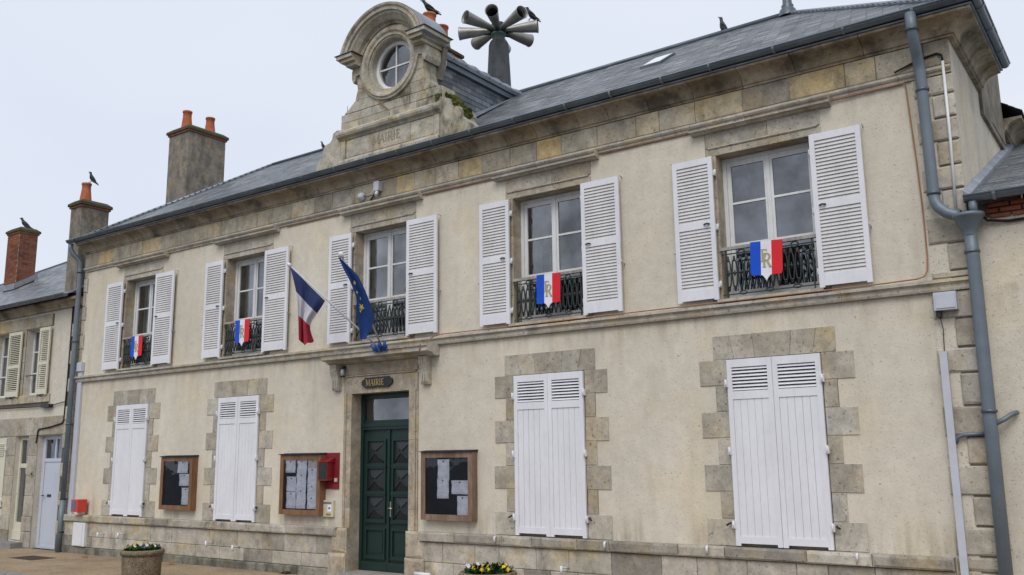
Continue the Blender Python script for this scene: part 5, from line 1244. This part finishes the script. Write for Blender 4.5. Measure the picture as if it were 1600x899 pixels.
# defibrillator-like red cabinet and white meter cabinet on the left
rc = thing('red_cabinet', (-19.3, 0, .8), 'small bright red box with grey blue front low at the left end of the facade', 'wall box')
q = MB(); q.box(-19.37, -19.10, -.26, -.06, .87, 1.13); q.build('box_body', 'red_bright', rc)
q = MB(); q.box(-19.35, -19.20, -.264, -.261, .90, 1.10); q.build('front_panel', 'panel_blue', rc)
q = MB(); q.box(-19.44, -19.371, -.2, -.12, .96, 1.04); q.build('side_knob', 'cream_box', rc)
q = MB(); q.box(-19.33, -19.15, -.13, -.058, .82, .868); q.build('bracket', 'cream_box', rc)
mc = thing('meter_cabinet', (-19.2, 0, .2), 'white meter cabinet set in the stone plinth at the far left', 'cabinet')
q = MB(); q.box(-19.46, -18.99, -.13, -.06, .16, .645); q.build('casing', 'white_plain', mc)
q = MB(); q.box(-19.44, -19.08, -.142, -.131, .175, .63); q.build('door', 'white_plain', mc)

# lamp and sensors
wl = thing('wall_lamp', (-11.36, -.1, 3.33), 'tiny black wall lamp tucked under the left end of the door ledge', 'lamp')
q = MB(); q.box(-11.385, -11.345, -.10, -.03, 3.43, 3.47); q.tube([(-11.365, -.09, 3.28), (-11.365, -.09, 3.30)], .045, 10); q.tube([(-11.365, -.09, 3.42), (-11.365, -.09, 3.44)], .045, 10); q.build('lamp_body', 'black', wl)
q = MB(); q.tube([(-11.365, -.09, 3.30), (-11.365, -.09, 3.42)], .032, 10); q.build('lamp_glass', 'pvc', wl)
fl = thing('security_light', (-10.6, -.1, 6.4), 'small grey security light with sensor on the frieze above the middle window', 'lamp')
q = MB(); q.box(-10.66, -10.54, -.14, -.046, 6.42, 6.58); q.build('lamp_body', 'pvc', fl)
q = MB(); q.tube([(-10.60, -.10, 6.42), (-10.58, -.16, 6.33)], .03, 10); q.build('sensor', 'white_plain', fl)
q = MB(); q.tube([(-10.62, -.07, 6.42), (-10.75, -.10, 6.30), (-10.70, -.15, 6.27)], .018, 6); q.build('arm', 'iron', fl)
cm_ = thing('alarm_sounder', (-11.08, -.1, 6.3), 'round grey alarm bell resting on the stone ledge above the middle window', 'alarm')
q = MB(); q.lathe((-11.0, -.05, 6.40), [(.075, 0), (.08, .03), (.06, .08), (.0, .10)], 14, Vector((0, -1, -.3))); q.build('bell', 'pvc', cm_)
q = MB(); q.tube([(-10.94, -.09, 6.40), (-10.85, -.10, 6.36), (-10.72, -.09, 6.37), (-10.66, -.07, 6.44)], .008, 5); q.build('lead', 'iron', cm_)

# cables and conduit on the right
q = MB(); q.tube([(-3.06, -.03, 6.13), (-2.99, -.035, 6.185), (-2.6, -.03, 6.19), (-2.13, -.03, 6.195), (-2.10, -.025, 6.17), (-2.085, -.025, 5.8), (-2.06, -.025, 5.2), (-2.045, -.025, 4.6), (-2.045, -.025, 4.1), (-2.06, -.03, 3.93), (-2.09, -.06, 3.86), (-2.16, -.09, 3.835), (-2.5, -.10, 3.825), (-3.3, -.10, 3.823), (-6, -.10, 3.822), (-9.2, -.10, 3.822), (-9.33, -.11, 3.80), (-9.36, -.20, 3.72), (-9.4, -.335, 3.66), (-9.43, -.32, 3.56)], .0085, 6)
tag(q.build('orange_cable', 'cable_o'), 'orange cable running along the string course and up the right end of the facade', 'cable')
for nm, (a, b, z), i_ in (('a', (-4.7, -6.25, 6.188), 0), ('b', (-8.1, -9.6, 6.188), 1), ('c', (-11.6, -13.0, 6.188), 2)):  # rusty sealant under the frieze moulding, modelled as thin tubes, not cable
    q = MB(); q.tube([(a, -.022, z), ((a + b) / 2, -.022, z + .004), (b, -.022, z)], .008, 6)
    tag(q.build('orange_cable', 'cable_o'), ['orange cable under the frieze between the two rightmost upper windows', 'orange cable under the frieze between the middle window and the one right of it', 'orange cable under the frieze just left of the middle upper window'][i_], 'cable')
q = MB(); q.tube([(-1.70, -.05, 4.52), (-1.68, -.055, 5.4), (-1.675, -.06, 6.34)], .016, 8); o = q.build('thin_conduit', 'white_plain'); tag(o, 'thin white plastic conduit between the downpipe and the building corner', 'conduit')
q = MB(); q.tube([(-1.675, -.06, 6.34), (-1.68, -.06, 6.42), (-1.73, -.06, 6.45), (-1.9, -.06, 6.43), (-2.2, -.075, 6.33)], .013, 6); q.build('cable_tail', 'cable_k', o)
eb = thing('plastic_box', (-1.9, -.1, 3.42), 'pale grey plastic box beside the downpipe just under the string course', 'wall box')
q = MB(); q.box(-2.005, -1.775, -.145, -.03, 3.45, 3.65); q.build('cover', 'pvc', eb); q = MB(); q.box(-2.0, -1.95, -.11, -.03, 3.38, 3.449); q.build('cable_gland', 'black', eb)
q = MB(); q.box(-1.985, -1.79, -.155, -.1455, 3.47, 3.63); q.build('raised_lid', 'pvc', eb)
q = MB(); q.tube([(-1.97, -.05, 3.38), (-1.955, -.03, 3.25), (-1.965, -.035, 3.0)], .005, 5); o = q.build('cable_trunking', 'iron')
tag(o, 'tall pale grey cable trunking rising beside the corner stones to the grey box', 'trunking')
q = MB(); q.box(-2.012, -1.935, -.085, -.035, .02, 3.0); q.build('trunking_cover', 'pvc', o)
q = MB(); q.tube([(-1.94, -.05, 2.0), (-1.92, -.055, 2.06), (-1.86, -.055, 2.09), (-1.64, -.055, 2.10)], .022, 8); tag(q.build('grey_hose', 'pipe'), 'short grey pipe bending from the trunking to the big downpipe', 'pipe')
q = MB(); q.tube([(-1.52, -.13, 2.20), (-1.44, -.10, 2.24), (-1.36, -.06, 2.30), (-1.32, -.02, 2.31)], .026, 8); tag(q.build('grey_hose', 'pipe'), 'short grey pipe joining the big downpipe from the right', 'pipe')

# white hooks along the plinth
def hook(x, z, y, label, kind=0):
    t = thing('wall_hook', (x, y, z), label, 'hook', 'white metal hooks along the plinth')
    q = MB(); q.tube([(x, y - .13, z - .05), (x, y - .13, z + .06)], .02, 8); q.build('pin', 'white_plain', t)
    q = MB(); q.tube([(x, y - .11, z + .03), (x + .02, y - .04, z + .03), (x + .03, y, z + .02)], .012, 6); q.build('arm', 'pvc', t)
for x, z, lb in ((-18.35, .42, 'white hook nearest the white meter cabinet on the plinth'), (-17.6, .44, 'white hook on the plinth under the leftmost shuttered window'), (-14.72, .40, 'left one of two white hooks on the plinth under the second shuttered window'), (-13.95, .36, 'white hook on the plinth left of the crowded notice board'), (-7.88, .37, 'white hook on the plinth right of the right planter'), (-6.95, .395, 'white hook on the plinth below the tall shutters right of the door')): hook(x, z, -.08, lb)
for x, z, lb in ((-8.12, .77, 'white hook on the ledge at the left of the shutters right of the door'), (-6.30, .77, 'white hook on the ledge at the right of the shutters right of the door'), (-4.85, .78, 'white hook on the ledge left of the rightmost closed shutters'), (-3.05, .78, 'white hook on the ledge right of the rightmost closed shutters')):
    t = thing('wall_hook', (x, -.13, z), lb, 'hook', 'white metal hooks on the plinth ledge'); q = MB(); q.tube([(x, -.13, z + .02), (x, -.155, z + .01), (x, -.15, z - .06)], .017, 8); q.build('pin', 'white_plain', t)
q = MB(); q.tube([(-9.62, -.18, .19), (-9.3, -.18, .185)], .03, 8); tag(q.build('white_pipe', 'white_plain'), 'short horizontal white pipe low beside the door stone', 'pipe')

# ================================================================ SIREN ON THE ROOF
st_ = thing('siren_tower', (-10.2, 2.9, 8.8), 'roof siren of eight grey horns on a slate-clad post behind the gable', 'siren')
q = MB(); n = 8; rows = [(8.7, .27), (9.35, .245), (10.12, .205), (10.18, .17)]
vs = [(-10.2 + r * math.cos(2 * PI * (k + .5) / n), 2.9 + r * math.sin(2 * PI * (k + .5) / n), z) for z, r in rows for k in range(n)]
q.add(vs, [(j * n + i, j * n + (i + 1) % n, (j + 1) * n + (i + 1) % n, (j + 1) * n + i) for j in range(3) for i in range(n)] + [[3 * n + i for i in range(n)]]); q.build('post', 'post_slate', st_)
q = MB(); q.lathe((-10.2, 2.9, 10.15), [(.13, 0), (.13, .16), (.16, .17), (.16, .2), (.09, .22)], 14); q.build('collar', 'patina', st_)
q = MB(); q.lathe((-10.2, 2.9, 10.33), [(.12, 0), (.17, .04), (.17, .10), (.12, .14), (.15, .19), (.14, .24), (0, .26)], 16); q.build('hub', 'iron', st_)
hz = 10.43
for k in range(8):
    a = R(27 + 45 * k); d = Vector((math.cos(a), math.sin(a), [.03, .0, -.05, .04, .0, .08, .04, .08][k])); c = Vector((-10.2, 2.9, hz))
    q = MB(); q.lathe(c + d * .10, [(.045, 0), (.055, .08), (.10, .42), (.125, .66), (.137, .70), (.135, .71), (.118, .66), (.09, .40), (.04, .10)], 20, d); h_ = q.build('horn', 'horn', st_)
    q = MB(); q.lathe(c + d * .12, [(.0, .30), (.065, .30), (.078, .37), (.108, .58)], 20, d); q.build('horn_throat', 'horn_dark', h_)
    q = MB(); q.tube([c + d * .13 - Vector((0, 0, .08)), c + d * .30 - Vector((0, 0, .055))], .02, 6); q.build('horn_strut', 'iron', h_)

# ================================================================ BIRDS
def bird(loc, heading, pitch, sc_, mat, label, spread=0):
    root = thing('bird', loc, label, 'bird', 'birds perched on the roofs'); root.rotation_euler = (0, R(pitch), R(heading)); root.scale = (sc_,) * 3
    # rings along x: tail -> beak (x, z, half width, half height)
    ring = [(-.20, .055, .020, .006), (-.15, .065, .024, .010), (-.10, .080, .036, .026), (-.05, .095, .055, .045), (.0, .11, .062, .055), (.05, .13, .056, .053), (.085, .155, .042, .042), (.105, .18, .034, .036), (.125, .20, .033, .033), (.148, .207, .022, .022), (.158, .205, .010, .011), (.19, .200, .003, .003)]
    q = MB(); q.smooth = True; n = 12; vs = [(x, w_ * math.cos(2 * PI * k / n), z + h * math.sin(2 * PI * k / n)) for x, z, w_, h in ring for k in range(n)]
    q.add(vs, [(j * n + i, j * n + (i + 1) % n, (j + 1) * n + (i + 1) % n, (j + 1) * n + i) for j in range(len(ring) - 1) for i in range(n)] + [list(range(n))[::-1], [(len(ring) - 1) * n + i for i in range(n)]])
    o = q.build('body', mat, None); o.parent = root
    for s in (-1, 1):
        q = MB(); q.smooth = True
        pts = [(.06, .052, .135), (.0, .066, .125), (-.08, .045, .10), (-.19, .02 + .03 * spread, .075 + .05 * spread), (-.10, .048 + .03 * spread, .06), (.0, .060, .075), (.05, .052, .10)]
        vs = [(x, s * y, z) for x, y, z in pts] + [(x, s * (y + .008), z) for x, y, z in pts]; m_ = len(pts)
        q.add(vs, [list(range(m_)), [m_ + i for i in range(m_)][::-1]] + [(i, (i + 1) % m_, (i + 1) % m_ + m_, i + m_) for i in range(m_)]); o = q.build('wing', mat, None); o.parent = root
        q = MB(); q.tube([(.0, s * .02, .07), (.01, s * .022, .0), (.035, s * .022, .0)], .005, 5); o = q.build('leg', 'iron', None); o.parent = root
# ================================================================ PLANTERS
def planter(x, y, r, h, label, name='planter'):
    t = thing(name, (x, y, 0), label, 'planter', 'round aggregate concrete planters')
    q = MB(); q.lathe((x, y, 0), [(r * .84, 0), (r * .86, .02), (r * .90, h - .09), (r * .90, h - .085)], 36); q.build('body', 'aggregate', t)
    q = MB(); q.lathe((x, y, h - .085), [(r * .88, 0), (r * .96, .005), (r, .03), (r, .06), (r * .96, .085), (r * .86, .085), (r * .82, .06), (r * .82, .03)], 36); q.build('rim', 'aggregate', t)
    q = MB(); q.lathe((x, y, h - .05), [(r * .83, 0), (0, .01)], 24); q.build('soil', 'soil', t)
    return t
def blooms(x, y, r, h, label, n, cols, hts):
    t = thing('pansy_bed', (x, y, h - .04), label, 'flowers')
    q = MB()
    for i in range(n):
        a = random.uniform(0, 2 * PI); rr_ = r * .76 * math.sqrt(random.random()); px, py = x + rr_ * math.cos(a), y + rr_ * math.sin(a)
        hh = hts(rr_ / r)
        for k in range(11):
            b = random.uniform(0, 2 * PI); ln = random.uniform(.05, .10); e = random.uniform(.2, 1.1); p = Vector((px, py, h - .05 + random.uniform(0, hh)))
            d = Vector((math.cos(b) * math.cos(e), math.sin(b) * math.cos(e), math.sin(e))); s_ = d.cross(Vector((0, 0, 1))).normalized() * ln * .28
            q.add([p, p + d * ln * .5 + s_, p + d * ln, p + d * ln * .5 - s_], [(0, 1, 2, 3)])
    tag(q.build('foliage', 'leaf_g', t), kind='stuff')
    for i in range(int(n * .38)):
        a = random.uniform(0, 2 * PI); rr_ = r * .78 * math.sqrt(random.random()); c = Vector((x + rr_ * math.cos(a), y + rr_ * math.sin(a), h + hts(rr_ / r) * random.uniform(.4, 1.1))); m_ = cols((c.x - x) / r)
        q = MB(); f_n = Vector((random.uniform(-.6, .9), random.uniform(-1, -.2), random.uniform(.1, .8))).normalized(); u1 = f_n.orthogonal().normalized(); v1 = f_n.cross(u1)
        for k in range(5):
            b = 2 * PI * k / 5; d = u1 * math.cos(b) + v1 * math.sin(b); s_ = (v1 * math.cos(b) - u1 * math.sin(b)) * .016
            q.add([c, c + d * .018 + s_, c + d * .034 + f_n * .006, c + d * .018 - s_], [(0, 1, 2, 3)])
        q.tube([c, c - Vector((0, 0, .08))], .003, 4); q.build('flower', m_, t)
pa = planter(-13.95, -1.99, .345, .50, 'round brown aggregate planter of yellow pansies in front of the left notice board')
blooms(-13.95, -1.99, .345, .50, 'yellow pansies and green leaves in the left planter', 60, lambda u: random.choice(['petal_y', 'petal_y', 'petal_o'] if u < -.1 else ['petal_y', 'petal_w', 'petal_p']), lambda f: .10 * (1 - f * .5))
pb_ = planter(-7.23, -1.48, .37, .50, 'round brown aggregate planter right of the door, cut by the bottom edge')
blooms(-7.23, -1.48, .37, .50, 'orange, yellow and white pansies in the planter right of the door', 60, lambda u: random.choice(['petal_w', 'petal_p', 'petal_w'] if u < -.15 else ['petal_y', 'petal_o', 'petal_y']), lambda f: .11 * (1 - f * .5))
q = MB(); q.add([(-19.863, -1.231, .004), (-19.6, -.782, .004), (-18.824, -.79, .004), (-18.72, -1.361, .004)], [(3, 2, 1, 0)]); q = MB(); q.box(-19.75, -18.80, -1.30, -.80, -.02, .004); mh = q.build('manhole_cover', 'manhole'); tag(mh, 'dark rectangular iron cover set in the tan pavement at the far left', 'manhole cover')
def leaf(x, y, a, s_, label, mat='leaf_dry'):
    q = MB(); pts = [(0, 0), (.3, .25), (.2, .5), (.5, .45), (.6, .8), (.8, .5), (1, .6), (.9, .3), (1.2, .1), (.9, -.1), (.9, -.4), (.6, -.3), (.4, -.5), (.3, -.2)]
    q.add([(x + (px * math.cos(a) - py * math.sin(a)) * s_, y + (px * math.sin(a) + py * math.cos(a)) * s_, .008 + .25 * s_ * abs(py) + .02 * (i % 2)) for i, (px, py) in enumerate(pts)], [list(range(len(pts)))]); tag(q.build('fallen_leaf', mat), label, 'leaf')
leaf(-18.4, -.50, .3, .13, 'orange fallen leaf on the pavement near the meter cabinet')
leaf(-15.6, -.35, 2.0, .12, 'orange fallen leaf at the foot of the wall behind the left planter')
leaf(-12.75, -.18, .6, .24, 'large curled brown leaf at the foot of the wall left of the door', 'steel_rust')
leaf(-12.55, -.22, 1.7, .17, 'dark dry leaf lying beside the large curled one left of the door', 'manhole')
bird((-26.70, 1.74, 8.65), 215, -18, 1.35, 'bird', 'dark bird on top of the red brick chimney at far left')
bird((-20.50, .24, 8.52), 215, -32, 1.05, 'bird', 'black bird leaning on the pot of the chimney nearest the left downpipe')
bird((-11.76, 2.52, 11.10), 215, -16, 1.35, 'bird', 'black bird on the red pot behind the round gable')
bird((-9.62, 3.18, 10.585), 215, -24, 1.1, 'bird', 'black bird on the right-hand siren horn')
bird((-15.33, 2.9, 8.99), 200, -30, .75, 'bird', 'small dark bird on the ridge just left of the gable')
bird((-5.52, 2.9, 8.98), 205, -42, 1.1, 'pigeon', 'grey pigeon on the roof ridge between the siren and the finial')
